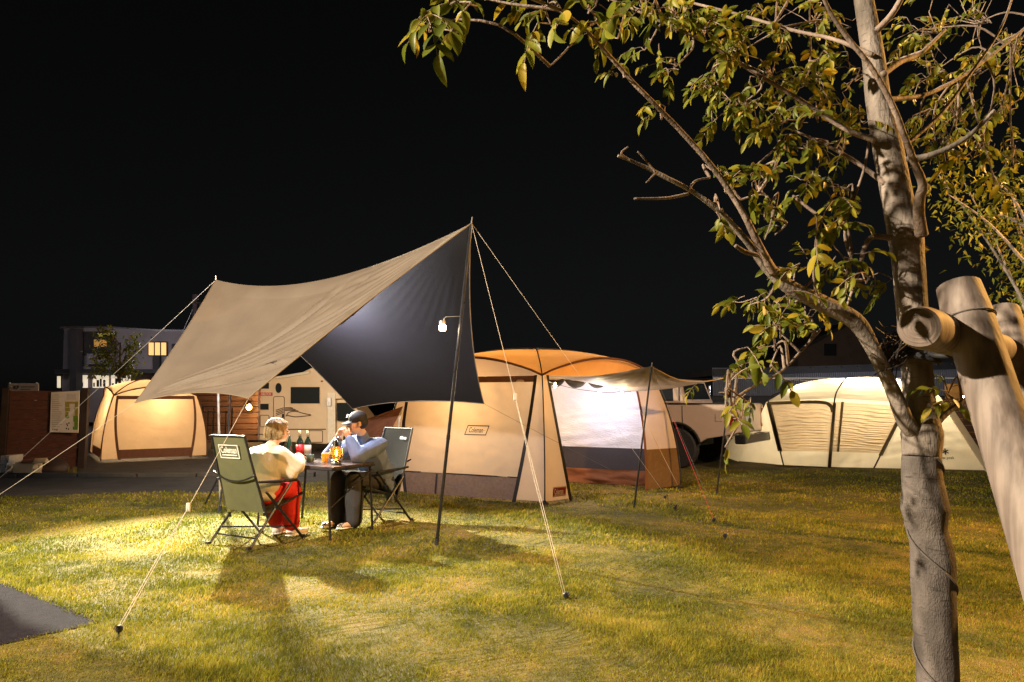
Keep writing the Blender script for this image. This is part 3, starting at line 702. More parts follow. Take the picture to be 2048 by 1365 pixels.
for pts in ([b1_, lerp(b1_, e1_, .5), e1_, lerp(e1_, r0, .5)+V(0, 0, .03), r0], [b2_, lerp(b2_, e2_, .5), e2_, lerp(e2_, r1, .5)+V(0, 0, .05), r1], [b3, lerp(b3, e3, .5), e3, lerp(e3, r2, .5)+V(0, 0, .04), r2]):
    MB().tube(spline([p - V(0, .035, -.0) for p in pts], 5), .014, 6).build('frame_pole', M['dark_trim'], t3, sm=True)
MB().tube([b0, b1_, b2_, b3, b4], .02, 6).build('ground_tape', M['ivory_trim'], t3)
MB().box(lerp(b4, e4, .5) - V(.02, .05, 0), (.16, .015, (e4-b4).length), (e4-b4).to_track_quat('Z', 'Y').to_matrix()).build('corner_tape', M['ivory'], t3)
sn = P(1893, 905, 13.1); uxs = (b4-b3).normalized(); uys = (lerp(e3, e4, .5) - lerp(b3, b4, .5)).normalized(); sn = lerp(lerp(b3, b4, .66), lerp(e3, e4, .66), .26)
lg = MB()
for k in range(3):
    a = math.radians(90+60*k); dirr = uxs*math.cos(a) + uys*math.sin(a); flat_rect(lg, sn, dirr, uxs.cross(uys).cross(dirr), .13, .022, .05)
place_text(lg, 'snow peak', sn - uys*.13, uxs, uys, .085, .05, width=.30); lg.build('printed_mark', M['ink'], t3)
for xx, yy, ee in ((1590, 800, 70), (1690, 782, 130), (1780, 785, 130), (1850, 860, 60)):
    lamp('ivory_tent_light', 'POINT', P(xx, yy, 14.5), ee*.62, (1, .87, .63), .15)
# ------------------------------------------------------------------ pickup truck
M['paint'] = mat('pale_truck_paint', (.56, .42, .33), .35, .06, 2, spec=.5, coat=.4)
M['red_lens'] = mat('red_lens', (.32, .01, .015), .15, .2, 30, spec=.7)
th = math.radians(36); fwd = V(-math.cos(th), math.sin(th), 0); lft = V(-math.sin(th), -math.cos(th), 0)
root_t = V(3.22, 13.4, 0) - fwd*1.15 - lft*.85
tr_ = empty('pickup_truck', root_t, 'pale beige pickup truck parked between the beige tent and the ivory tent', 'truck', rz=math.atan2(fwd.y, fwd.x))
LOCAL[0] = True
def arch_pts(cx, r, zb, n=12): return [(cx + r*math.cos(a), .40 + r*math.sin(a)) for a in np.linspace(math.asin(min(1, max(-1, (zb-.40)/r))), math.pi - math.asin(min(1, max(-1, (zb-.40)/r))), n)]
zb = .52
side = [(0.02, .70), (0.0, 1.22), (.05, 1.26), (3.9, 1.22), (5.05, 1.08), (5.2, .9), (5.18, zb)]
prof = side + [(x, z) for x, z in arch_pts(4.25, .47, zb)] + [(x, z) for x, z in arch_pts(1.15, .47, zb)] + [(.55, .60)]
for sgn in (1, -1):
    mb = MB(); mb.prism([(x, sgn*.90, z) for x, z in prof], (0, -sgn*.09, 0)); 
    mb.build('body_side', M['paint'], tr_, bevel=.012)
    MB().box((.55+.2, sgn*.905, 1.262), (1.5, .05, .02)).build('bed_rail', M['rubber'], tr_)
    f = MB(); f.tube([(1.15 + .485*math.cos(a), sgn*.903, .40+.485*math.sin(a)) for a in np.linspace(.2, math.pi-.2, 16)], .022, 6); f.build('wheel_arch', M['rubber'], tr_, sm=True)
    MB().hexa([(-.02, sgn*.80, .80), (.10, sgn*.80, .80), (.10, sgn*.915, .80), (-.02, sgn*.915, .80), (-.02, sgn*.80, 1.16), (.10, sgn*.80, 1.16), (.10, sgn*.915, 1.16), (-.02, sgn*.915, 1.16)]).build('tail_lamp', M['red_lens'], tr_, bevel=.015)
    MB().box((-.027, sgn*.86, .88), (.012, .08, .09)).build('reverse_lamp', M['white_print'], tr_)
MB().box((.9, 0, .78), (1.7, 1.6, .06)).build('bed_floor', M['rubber'], tr_)
MB().box((.045, 0, .98), (.06, 1.60, .54)).build('tailgate', M['paint'], tr_, bevel=.02)
MB().box((.006, 0, 1.13), (.03, .30, .09)).build('tailgate_handle', M['rubber'], tr_, bevel=.01)
pl_ = MB().box((-.006, .1, .93), (.02, .33, .165)).build('number_plate', M['white_print'], tr_)
MB().box((-.06, 0, .60), (.20, 1.72, .17)).build('rear_bumper', M['black_metal'], tr_, bevel=.03)
MB().box((-.10, .55, .69), (.15, .5, .02)).build('bumper_step', M['chrome'], tr_, bevel=.006)
MB().box((-.10, -.55, .69), (.15, .5, .02)).build('bumper_step', M['chrome'], tr_, bevel=.006)
MB().box((3.1, 0, .84), (4.1, 1.58, .66)).build('cabin_floor', M['rubber'], tr_)
MB().box((4.5, 0, 1.12), (1.15, 1.6, .12)).build('hood', M['paint'], tr_, bevel=.03)
# cab greenhouse
b = [(1.02, -.86, 1.25), (3.75, -.86, 1.22), (3.75, .86, 1.22), (1.02, .86, 1.25)]; t = [(1.16, -.70, 1.74), (2.95, -.70, 1.77), (2.95, .70, 1.77), (1.16, .70, 1.74)]
MB().hexa(b + t).build('cab', M['paint'], tr_, bevel=.04)
def on_side(x, z, sgn, off=.012):
    k = (z-1.25)/.5; return (x, sgn*(.86 - .16*k + off), z)
for sgn in (1, -1):
    for (xa, xb, xta, xtb) in ((1.22, 1.95, 1.28, 1.95), (2.08, 3.35, 2.08, 2.85)):
        p = [on_side(xa, 1.31, sgn), on_side(xb, 1.31, sgn), on_side(xtb, 1.66, sgn), on_side(xta, 1.66, sgn)]
        MB().add(p + [(a, c - sgn*.03, d) for a, c, d in p], [(0, 1, 2, 3), (0, 1, 5, 4), (1, 2, 6, 5), (2, 3, 7, 6), (3, 0, 4, 7)]).build('side_window', M['glass_dark'], tr_)
    MB().box((1.10, sgn*.83, 1.45), (.035, .02, .36)).build('window_trim', M['chrome'], tr_)
MB().add([(1.028, -.66, 1.34), (1.028, .66, 1.34), (1.125, .58, 1.67), (1.125, -.58, 1.67)], [(0, 1, 2, 3)]).build('rear_window', M['glass_dark'], tr_)
for sgn in (1, -1):
    for xx in (1.02, 2.02, 3.35): MB().box((xx, sgn*.9025, .92), (.010, .006, .60)).build('door_seam', M['rubber'], tr_)
    for xx in (1.9, 3.1): MB().box((xx, sgn*.915, 1.12), (.17, .03, .03)).build('door_handle', M['chrome'], tr_, bevel=.008)
    MB().box((2.6, sgn*.905, .80), (2.3, .02, .035)).build('side_moulding', M['rubber'], tr_)
    MB().box((.30, sgn*.907, 1.0), (.14, .008, .14)).build('fuel_flap', M['paint'], tr_, bevel=.004)
def wheel(cx, sgn):
    rot = Matrix.Rotation(math.pi/2, 3, 'X')
    w_ = MB().lathe([(.22, -.11), (.36, -.11), (.39, -.08), (.395, 0), (.39, .08), (.36, .11), (.22, .11)], (cx, sgn*.80, .395), 28, rot=rot).build('tyre', M['rubber'], tr_, sm=False)
    rm = MB().lathe([(.001, .085), (.05, .09), (.07, .07), (.20, .06), (.225, .09), (.235, .09), (.235, -.1)], (cx, sgn*.80, .395), 24, rot=Matrix.Rotation(-sgn*math.pi/2, 3, 'X')).build('rim', M['steel'], tr_)
    rm.parent = w_
for cx in (1.15, 4.25):
    for sgn in (1, -1): wheel(cx, sgn)
MB().box((2.7, 0, .5), (3.6, .9, .16)).build('chassis', M['rubber'], tr_)
LOCAL[0] = False

# ------------------------------------------------------------------ camper van
yc = 17.7
M['camper'] = mat('camper_shell', (.66, .55, .42), .45, .07, 2.5, spec=.4)
M['camper_line'] = mat('camper_line', (.10, .055, .035), .6, .1, 9)
cv = empty('camper_van', G(590, 892) * 1.0, 'boxy cream camper van with a wide dark window behind the table', 'camper van')
def slab(x0, y0, x1, y1, Y, t, m, name, parent, off=0.0, bevel=0, outline=None):
    pts = outline if outline else [(x0, y1), (x1, y1), (x1, y0), (x0, y0)]
    p = [P(a, b, Y) - V(0, off, 0) for a, b in pts]
    return MB().prism(p, (0, t, 0)).build(name, m, parent, bevel=bevel)
slab(0, 0, 0, 0, yc, 1.75, M['camper'], 'coach_body', cv, outline=[(518, 881), (655, 889), (655, 800), (700, 797), (712, 770), (690, 738), (640, 731), (623, 736), (597, 748), (551, 753), (522, 757)], bevel=.03)
slab(0, 0, 0, 0, yc+.12, 1.5, M['camper'], 'cab', cv, outline=[(655, 890), (758, 890), (756, 850), (728, 838), (700, 799), (655, 799)], bevel=.03)
slab(0, 0, 0, 0, yc, .02, M['glass_dark'], 'cab_window', cv, off=.0, outline=[(674, 842), (722, 842), (698, 806), (674, 806)])
slab(655.5, 786, 671, 886, yc, .1, M['white_print'], 'pillar_cover', cv, off=.03)
slab(656.5, 796, 664, 812, yc, .02, M['steel'], 'side_mirror', cv, off=.12)
def window(x0, y0, x1, y1, name='window'):
    w_ = slab(x0-1.4, y0-1.4, x1+1.4, y1+1.4, yc, .03, M['camper'], name+'_frame', cv, off=.022, bevel=.006)
    slab(x0, y0, x1, y1, yc, .03, M['glass_dark'], name, w_, off=.028)
window(582, 774.5, 640, 807.5); window(522, 766, 538.5, 778); window(521, 808, 538, 820, 'vent_grille')
ow = [(557.5 + 6*math.cos(a), 776.5 + 10*math.sin(a)) for a in np.linspace(0, 2*math.pi, 22, endpoint=False)][::-1]
slab(0, 0, 0, 0, yc, .03, M['glass_dark'], 'oval_window', cv, off=.026, outline=ow)
def outline_box(x0, y0, x1, y1, name, r=4):
    pts = []
    for cx, cy, a0 in ((x1-r, y0+r, -90), (x1-r, y1-r, 0), (x0+r, y1-r, 90), (x0+r, y0+r, 180)):
        for k in range(5):
            a = math.radians(a0 + 90*k/4); pts.append(P(cx + r*math.cos(a), cy + r*math.sin(a), yc - .012))
    d = MB().prism(pts[::-1], (0, .01, 0)).build(name, M['camper'], cv)
    MB().tube(pts + [pts[0]], .010, 5).build('seal', M['camper_line'], d)
outline_box(547, 793.5, 568.5, 868, 'entry_door'); outline_box(520.5, 831, 538, 854, 'locker_door', 3); outline_box(616, 862, 645, 885, 'locker_door', 1.5)
slab(577, 858, 652, 860, yc, .02, M['camper_line'], 'rubbing_strip', cv, off=.016)
for k in range(4):
    MB().tube([P(552, 821+k*3.4-0, yc-.02), P(560, 818.5+k*3.2, yc-.02), P(567, 816+k*3.0, yc-.02)], .012, 5).build('stripe_decal', M['camper_line'], cv)
    if k < 3: MB().tube([P(570, 816+k*2.6, yc-.02), P(580, 815.6+k*2.6, yc-.02), P(586+k*5, 817+k*2.6, yc-.02)], .012, 5).build('stripe_decal', M['camper_line'], cv)
MB().tube(spline([P(572, 833, yc-.02), P(578, 825, yc-.02), P(592, 823, yc-.02), P(606, 827, yc-.02), P(622, 830.5, yc-.02), P(606, 833, yc-.02), P(590, 834, yc-.02), P(574, 831, yc-.02)], 4), .011, 5).build('swoosh_decal', M['camper_line'], cv)
bd = slab(520.5, 785.5, 545, 792, yc, .02, mat('badge_red', (.42, .02, .03), .5, .1, 9), 'badge', cv, off=.02)
lg = MB(); place_text(lg, 'ABLOCH', P(532.7, 788.8, yc) , V(1, 0, 0), V(0, 0, 1), .085, .024, width=.26, bold=.01); lg.build('badge_lettering', M['white_print'], bd)
MB().tube([P(518.5, 757, yc-.01), P(517, 881, yc-.01)], .02, 6).build('corner_trim', M['steel'], cv)
MB().tube([P(553, 756, yc-.05), P(620, 745, yc-.05)], .035, 8).build('awning_rail', M['white_print'], cv)
for xx, yy in ((524, 763), (644, 763)): slab(xx-2, yy-1.5, xx+2, yy+1.5, yc, .02, M['red_lens'], 'marker_lamp', cv, off=.02)
MB().box(P(566, 832, yc-.03), (.05, .03, .10)).build('door_handle', M['black_metal'], cv, bevel=.006)
slab(518.5, 868, 546, 870, yc, .02, M['camper_line'], 'rubbing_strip', cv, off=.016)
for xx in (548, 708):
    rot = Matrix.Rotation(math.pi/2, 3, 'X'); q = P(xx, 889, yc + .2); q.z = .29
    ty = MB().lathe([(.16, -.09), (.27, -.09), (.29, 0), (.27, .09), (.16, .09)], q, 22, rot=rot).build('tyre', M['rubber'], cv)
    MB().lathe([(.001, .05), (.16, .06), (.165, -.02)], q, 18, rot=rot).build('rim', M['steel'], ty)
slab(655, 897, 760, 906, yc+.2, 1.3, M['black_metal'], 'underbody', cv)
lamp('camper_fill_light', 'POINT', P(590, 760, 14.4), 150, (1, .77, .52), .2)  # unseen fill in front of the camper, added to brighten its side

# ------------------------------------------------------------------ wooden fence with map board (left)
M['plank'] = mat('fence_plank', (.085, .034, .026), .7, .4, 5, bump=.3, bscale=30, stretch=(.6, 6, 9), col2=(.13, .052, .034))
M['plank2'] = mat('dark_plank', (.10, .052, .040), .75, .35, 5, bump=.3, bscale=30, stretch=(.6, 6, 9))
M['post_dark'] = mat('fence_post', (.035, .024, .022), .6, .3, 6)
def plank_wall(name, pL, pR, z0, z1, n, label, cat, m, thick=.03, gap=.006, posts=True, pw=.12, ptop=.1):
    pL, pR = Vector(pL), Vector(pR); d = (pR-pL); L_ = d.length; d.normalize(); rot = Matrix.Rotation(math.atan2(d.y, d.x), 3, 'Z'); nr = V(d.y, -d.x, 0)
    o = empty(name, (pL+pR)/2, label, cat); h = (z1-z0)/n; me = None
    for k in range(n):
        c = (pL+pR)/2 + V(0, 0, z0 + h*(k+.5)) + nr*random.uniform(-.003, .003)
        MB().box(c, (L_, thick, h-gap), rot).build('plank', m, o, bevel=.004)
    if posts:
        for q in (pL, pR): MB().box(q + V(0, 0, (z1+ptop)/2) + nr*.0 + d*(pw/2 if q is pR else -pw/2), (pw, .14, z1+ptop), rot).build('post', M['post_dark'], o, bevel=.006)
    return o
FL, FR = G(12, 940), G(157, 937); zt = P(85, 782, FL.y).z
plank_wall('plank_fence', FL, FR, .03, zt, 8, 'reddish brown plank fence panel carrying the map board at left', 'fence', M['plank'], ptop=.06, gap=.004)
pr = P(10, 780, FL.y)
# map board
yf = (FL.y+FR.y)/2 - .04
mp_ = empty('map_board', P(129, 865, yf-.03), 'white campsite map board with green plots fixed to the fence', 'map board')
slab(100, 784, 158, 865, yf-.03, .015, M['white_print'], 'board', mp_, outline=[(99.5, 865), (156, 866), (158.5, 782), (102.5, 785)])
gm = mat('map_green', (.16, .30, .03), .7, .2, 9); gm2 = mat('map_yellow', (.38, .34, .06), .7, .2, 9)
for k, (a, b_, c_, d_, mm) in enumerate([(131, 804, 157, 808, gm2), (131, 808, 139, 815, gm2), (150, 808, 157, 815, gm2), (131, 816, 140, 823, gm2), (149, 816, 156.5, 822, gm2), (131, 824, 137, 830, gm2), (131, 830, 138, 837, gm), (150, 822, 156.5, 832, gm2), (147, 832, 156.5, 844, gm), (149, 844, 156, 854, gm), (146, 854, 156, 860, gm)]):
    slab(a, b_, c_, d_, yf-.03, .01, mm, 'map_plot', mp_, off=.006)
for k in range(16): slab(104, 790+4.2*k, 104+random.uniform(13, 21), 790.9+4.2*k, yf-.03, .006, M['steel'], 'text_line', mp_, off=.004)
for a, b_ in ((133, 847), (137, 845), (132, 856), (136, 857), (134, 850), (105, 858), (109, 858), (113, 858.5)): slab(a, b_, a+2, b_+3, yf-.03, .006, M['ink'], 'map_symbol', mp_, off=.004)
slab(134, 789, 153, 800, yf-.03, .006, mat('map_pale', (.62, .60, .58), .7, .1, 9), 'map_plot', mp_, off=.004)
# small sign above the fence
sg = empty('roadside_sign', G(46, 925), 'small pale sign panel with dark emblem standing behind the fence', 'sign')
slab(18, 767, 76, 790, 14.0, .03, mat('sign_panel', (.24, .24, .27), .6, .1, 8), 'panel', sg)
for xx in (19, 73): MB().tube([P(xx, 766, 14.04), Vector((P(xx, 766, 14.04).x, 14.04, 0))], .025, 6).build('post', M['steel'], sg)
lg = MB(); place_text(lg, 'KP', P(33, 775.5, 13.99), V(1, 0, 0), V(0, 0, 1), .10, .006, bold=.03); lg.build('emblem', M['ink'], sg)
for k in range(2): slab(41, 773+5*k, 69-9*k, 775.5+5*k, 13.99, .008, mat('sign_text', (.09, .09, .10), .7, .1, 9), 'text_line', sg)
# concrete blocks stacked by the fence
M['block'] = mat('concrete_block', (.42, .41, .40), .9, .15, 14, bump=.5, bscale=90)
bz = .0
for k, lab in enumerate(('bottom concrete hollow block of the stack by the fence', 'middle concrete hollow block of the stack by the fence', 'top concrete hollow block of the stack by the fence')):
    c = G(30, 945); x0, y0, z0 = c.x - .12 + .03*k, c.y - .30, -.04 + k*.125; 
    W_, D_, H_ = .15, .36, .118
    mb = MB()
    # hollow end: frame of four walls + two webs around three cavities, solid rear
    mb.box((x0+W_/2, y0+.21, z0+H_/2), (W_, .30, H_))
    mb.box((x0+W_/2, y0+.03, z0+.014), (W_, .06, .028)); mb.box((x0+W_/2, y0+.03, z0+H_-.014), (W_, .06, .028))
    for xx in (.012, .054, .096, .138): mb.box((x0+xx, y0+.03, z0+H_/2), (.022, .0597, H_-.056))
    tag(mb.build('concrete_block', M['block']), lab, 'block', 'stacked concrete blocks')
    mb2 = None
# cardboard/wood boxes and dark bag
M['crate'] = mat('pale_wood', (.62, .47, .28), .75, .15, 6, stretch=(1, 6, 6))
q = G(76, 945) + V(0, -.35, -.03)
o = empty('wooden_box', q, 'pale wooden box with small painted mark in front of the fence', 'box')
MB().box(q + V(-.02, .1, .11), (.36, .26, .22)).build('box_body', M['crate'], o, bevel=.006)
MB().box(q + V(-.03, .1, .235), (.30, .22, .028)).build('lid', M['crate'], o, bevel=.004)
slab(69.5, 935, 77, 941, q.y-.034, .004, M['ink'], 'mark', o, outline=[(67, 938.5), (77, 938.5), (77, 930), (78, 930), (78, 939.3), (68, 939.3), (68, 944), (67, 944)])
q = G(96, 945) + V(0, -.32, -.03)
o = empty('firewood_bundle', q, 'split firewood pieces lying across the pale wooden box', 'firewood')
MB().prism([q + V(-.22, -.1, .235), q + V(-.22, .02, .235), q + V(-.22, -.04, .31)], (.42, .02, .0)).build('log_piece', mat('log_red', (.26, .10, .05), .8, .3, 9), o)
MB().prism([q + V(.02, -.14, .24), q + V(.02, -.02, .24), q + V(.02, -.08, .32)], (.22, .0, .01)).build('log_piece', M['crate'], o)
bag = MB(); q = G(118, 942) + V(0, -.3, -.04)
bag.lathe([(.001, 0), (.22, .0), (.27, .08), (.22, .2), (.10, .28), (.001, .30)], q + V(.0, .15, 0), 14)
bag.v = [(x + .03*math.sin(9*z+7*y), y + .03*math.sin(8*x), z) for x, y, z in bag.v]
tag(bag.build('cloth_bag', M['post_dark'], sm=True), 'slumped black bag between the wooden box and the fence post', 'bag')
q = G(142, 944) + V(0, 0, -.03)
gt = MB()
for k in range(40):
    a = random.uniform(0, 6.28); l = random.uniform(.06, .16); d = V(math.cos(a), math.sin(a), 0); b_ = q + V(random.uniform(-.1, .1), random.uniform(-.05, .05), 0)
    sd = V(-d.y, d.x, 0)*.006; gt.add([b_-sd, b_+sd, b_+d*l*.4+V(0, 0, l)], [(0, 1, 2)])
tag(gt.build('grass_tuft', M['grass']), 'small green weed tuft at the foot of the fence post', 'plant')

# ------------------------------------------------------------------ far building, left
yb_ = 34.0
M['stucco'] = mat('grey_stucco', (.20, .185, .20), .85, .15, 1.5, bump=.2, bscale=30)
M['dark_wall'] = mat('dark_cladding', (.03, .028, .03), .7, .3, 4)
M['lit_warm'] = emat('lit_warm_window', (1.0, .55, .18), .75); M['lit_pale'] = emat('lit_shop_window', (1.0, .85, .62), .55)
fb = empty('far_building', G(240, 846), 'two storey grey building with a lit three pane window behind the left tent', 'building')
slab(0, 0, 0, 0, yb_, 6, M['stucco'], 'wall', fb, outline=[(122, 845), (385, 845), (385, 662), (300, 660), (230, 655), (150, 654), (128, 657)])
slab(128, 651, 386, 655.5, yb_, 6.4, M['steel'], 'parapet', fb, off=.15, outline=[(124, 658), (150, 656.5), (230, 657.5), (300, 662), (387, 664), (387, 661), (300, 659), (230, 654.5), (150, 653.5), (124, 654.5)])
wf = slab(160, 664, 233, 711, yb_, .05, M['dark_wall'], 'balcony_recess', fb, off=.06)
slab(197, 667, 228, 674, yb_, .05, emat('lit_olive', (.55, .48, .10), .10), 'recess_lamp_panel', wf, off=.09)
slab(190, 680, 215, 694, yb_, .05, emat('lit_dim', (.9, .5, .12), .10), 'recess_window', wf, off=.09)
for k, x0 in enumerate((299.5, 312, 324.5)):
    w_ = slab(x0-1.6, 684, x0+11.6, 713, yb_, .06, M['dark_wall'], 'window_frame', fb, off=.08+.003*k); slab(x0, 686, x0+9.6, 711, yb_, .05, M['lit_warm'], 'window_pane', w_, off=.10)
slab(345, 688, 356, 711, yb_, .05, M['dark_wall'], 'window_pane', fb, off=.08)
slab(310, 713.5, 323, 775, yb_, .2, M['dark_wall'], 'downpipe_panel', fb, off=.2)
slab(170, 662, 183, 800, yb_, .5, M['dark_wall'], 'column', fb, off=1.2)
slab(186, 709, 236, 730, yb_, .08, M['stucco'], 'balcony_front', fb, off=.5)
slab(130, 740, 385, 748, yb_, .6, M['dark_wall'], 'canopy', fb, off=.8)
for (a, b_, c_, d_) in ((116, 753, 122, 776), (141, 752, 163, 777), (163.8, 751, 176, 776), (187, 751, 218, 776), (224, 751, 262, 776)):
    w_ = slab(a, b_, c_, d_, yb_, .05, M['lit_pale'], 'shop_window', fb, off=.07)
    for k in range(int((c_-a)/7)):
        xx = a+2+k*6.5; slab(xx, d_-random.uniform(8, 20), xx+random.uniform(2, 5), d_-2, yb_, .02, M['dark_wall'], 'display_item', w_, off=.10)
lamp('street_glow_far', 'POINT', P(330, 690, 30.0), 170, (.98, .90, .92), .3)
lamp('shop_spill', 'POINT', P(150, 690, 30.0), 90, (.95, .85, .9), .2)
up = empty('utility_pole', G(391, 836), 'slim utility pole with crossarm beyond the rear tarp peak', 'utility pole')
q = P(391, 640, 29); MB().tube([V(q.x, 29, 0), P(390, 600, 29)], .09, 8).build('shaft', M['stucco'], up)
MB().box(P(391, 606, 28.9), (.5, .07, .07)).build('crossarm', M['steel'], up); MB().tube([P(391, 600, 29), P(391, 590, 29)], .13, 8).build('insulator', M['stucco'], up)
MB().tube([P(391, 606, 29), P(350, 700, 33)], .012, 4).build('stay_wire', M['steel'], up)
lamp('utility_pole_glow', 'POINT', P(398, 640, 26.5), 22, (.7, .65, 1.0), .2)

# ------------------------------------------------------------------ centre background: shed, plank wall, railings
sh = empty('storage_shed', G(440, 880), 'dark low shed roof band behind the olive chair', 'shed')
slab(372, 797, 506, 826, 24, 3, mat('shed_grey', (.10, .10, .125), .7, .2, 3), 'roof_fascia', sh)
slab(372, 826, 506, 870, 24.3, 2.5, M['dark_wall'], 'wall', sh)
pw_ = plank_wall('plank_wall', V(P(378, 880, 22).x, 22, 0), V(P(530, 880, 22).x, 22, 0), .0, 1.62, 9, 'brown plank wall lit by a warm wall lamp beside the camper', 'wall', M['plank2'], gap=.02, posts=False, thick=.06)
wl = empty('wall_lamp', P(498, 815, 21.5), 'bright warm wall lamp glowing left of the camper', 'lamp')
MB().lathe([(.001, -.09), (.06, -.07), (.085, 0), (.06, .06), (.03, .09)], P(498, 815, 21.5), 12).build('globe', emat('wall_lamp_globe', (1.0, .58, .16), 45), wl, sm=True)
MB().tube([P(498, 811, 21.5), P(498, 808, 21.6), P(498, 808, 21.97)], .02, 6).build('bracket', M['black_metal'], wl)
lamp('wall_lamp_light', 'POINT', P(498, 815, 21.3), 110, (1, .55, .18), .08)
rl = empty('iron_railing', G(415, 895), 'dark iron railing with uprights behind the olive chair', 'railing')
for k, xx in enumerate((384, 394, 405, 416, 427, 438, 452, 464)):
    q = P(xx, 820, 18.5); MB().tube([V(q.x, 18.5, 0), V(q.x, 18.5, 1.02+.08*(k % 3))], .022, 6).build('upright', M['black_metal'], rl)
for z in (.25, .62, .98): MB().tube([V(P(380, 800, 18.5).x, 18.5, z), V(P(468, 800, 18.5).x, 18.5, z)], .016, 6).build('rail', M['black_metal'], rl)
bq = G(402, 908); o = empty('low_bench', bq, 'low brown wooden bench between the left tent and the olive chair', 'bench')
for k in range(3): MB().box(bq + V(.1, .12*k, .30), (1.2, .1, .035)).build('slat', M['plank'], o)
for sx in (-.42, .6): MB().box(bq + V(sx, .12, .14), (.06, .3, .28)).build('leg', M['plank'], o)

# ------------------------------------------------------------------ right background
lb = empty('long_shed', G(1690, 872), 'long low shed with blue grey ribbed metal siding behind the ivory tent', 'shed')
ym = 24.0
M['siding'] = mat('blue_grey_siding', (.17, .18, .23), .5, .15, 3, metal=.2); M['siding_dark'] = mat('dark_roof_sheet', (.03, .03, .035), .6, .3, 3)
xl, xr = P(1425, 760, ym).x, P(1975, 760, ym).x; zt_, zb_ = P(1700, 736, ym).z, P(1700, 792, ym).z
mb = MB(); n = 130
for k in range(n):
    x0 = xl + (xr-xl)*k/n; x1 = xl + (xr-xl)*(k+1)/n; w4 = (x1-x0)/4
    xsx = [x0, x0+w4, x0+2*w4, x0+3*w4, x1]; ysx = [ym, ym-.05, ym-.05, ym, ym]
    for j in range(4): mb.add([(xsx[j], ysx[j], zb_), (xsx[j+1], ysx[j+1], zb_), (xsx[j+1], ysx[j+1], zt_), (xsx[j], ysx[j], zt_)], [(0, 1, 2, 3)])
mb.build('siding', M['siding'], lb)
slab(1425, 727, 1975, 737, ym, 4, M['siding_dark'], 'roof_edge', lb, off=.12, outline=[(1425, 752), (1975, 737), (1975, 722), (1425, 739)])
MB().box(((xl+xr)/2, ym+.2, zb_/2), (xr-xl, .2, zb_)).build('lower_wall', M['dark_wall'], lb)
MB().box(((xl+xr)/2, ym-.10, P(1700, 757, ym).z), (xr-xl, .06, .04)).build('gutter', M['white_print'], lb)
for k in range(15):
    xx = 1470 + 31*k; MB().lathe([(.001, -.03), (.03, 0), (.001, .04)], P(xx, 741-.028*(xx-1470), ym-.2), 6).build('festoon_bulb', M['steel'], lb)
lamp('shed_front_light', 'POINT', P(1840, 765, 20.5), 80, (.85, .86, 1.0), .2)  # unseen point light on the siding, without any fitting
gh = empty('gabled_house', G(1680, 843), 'dark gabled house rising behind the long shed', 'house')
slab(0, 0, 0, 0, 42, 7, mat('dark_brown_wall', (.10, .07, .06), .9, .2, 2), 'wall', gh, outline=[(1596, 840), (1775, 840), (1775, 690), (1740, 664), (1690, 652), (1640, 672), (1596, 700)])
slab(1648, 688, 1672, 712, 42, .05, M['glass_dark'], 'window', gh, off=.06)
slab(0, 0, 0, 0, 42, 7.4, M['siding_dark'], 'roof', gh, off=.3, outline=[(1585, 708), (1690, 652), (1785, 697), (1785, 692), (1690, 646), (1585, 702)])
lamp('house_glow', 'POINT', P(1660, 700, 36), 30, (1, .75, .6), .3)
plank_wall('plank_fence', V(P(1868, 880, 15.6).x, 15.6, 0), V(P(1990, 880, 15.2).x, 15.2, 0), 0, P(1920, 797, 15.4).z, 9, 'dark brown plank fence beside the ivory tent at right', 'fence', M['plank2'], gap=.012, posts=False)
o = empty('porch_lamp', P(1926, 800, 17.0), 'small bright lamp behind the tree support post at right', 'lamp')
MB().lathe([(.001, -.05), (.05, -.03), (.06, .02), (.03, .06)], P(1926, 797, 17.0), 10).build('globe', emat('porch_lamp_globe', (.75, .95, 1.0), 22), o, sm=True)
MB().tube([P(1926, 792, 17), V(P(1926, 792, 17).x, 17.05, 0)], .02, 6).build('stem', M['black_metal'], o)
lamp('porch_lamp_light', 'POINT', P(1926, 795, 16.8), 22, (1, .85, .6), .06)
pw2 = plank_wall('board_screen', V(P(1895, 880, 18.2).x, 18.2, 0), V(P(1975, 880, 18.2).x, 18.2, 0), .0, P(1920, 768, 18.2).z, 7, 'orange lit wooden screen behind the small lamp at right', 'screen', mat('orange_board', (.45, .22, .06), .7, .2, 6), posts=False)
# far-left dim house & trees silhouettes
# ------------------------------------------------------------------ camp table
Q1, Q2 = V(-1.75, 6.74, 0), V(-1.45, 7.27, 0); ax = (Q2-Q1).normalized(); lx = V(-ax.y, ax.x, 0)
Q3, Q4 = Q2 + lx*1.05, Q1 + lx*1.05; tz = .70
tb = empty('camp_table', (Q1+Q3)/2, 'dark folding camp table between the two seated people', 'table')
M['table_top'] = mat('table_top', (.055, .040, .042), .28, .2, 6, spec=.6)
n_sl = 6
for k in range(n_sl):
    a, b = k/n_sl, (k+1)/n_sl-.006; pp = [Q1.lerp(Q2, a), Q1.lerp(Q2, b), Q4.lerp(Q3, b), Q4.lerp(Q3, a)]
    MB().hexa([p + V(0, 0, tz-.02) for p in pp] + [p + V(0, 0, tz) for p in pp]).build('slat', M['table_top'], tb, bevel=.003)
MB().tube([p + V(0, 0, tz-.03) for p in (Q1, Q2, Q3, Q4, Q1)], .011, 6).build('top_frame', M['black_metal'], tb)
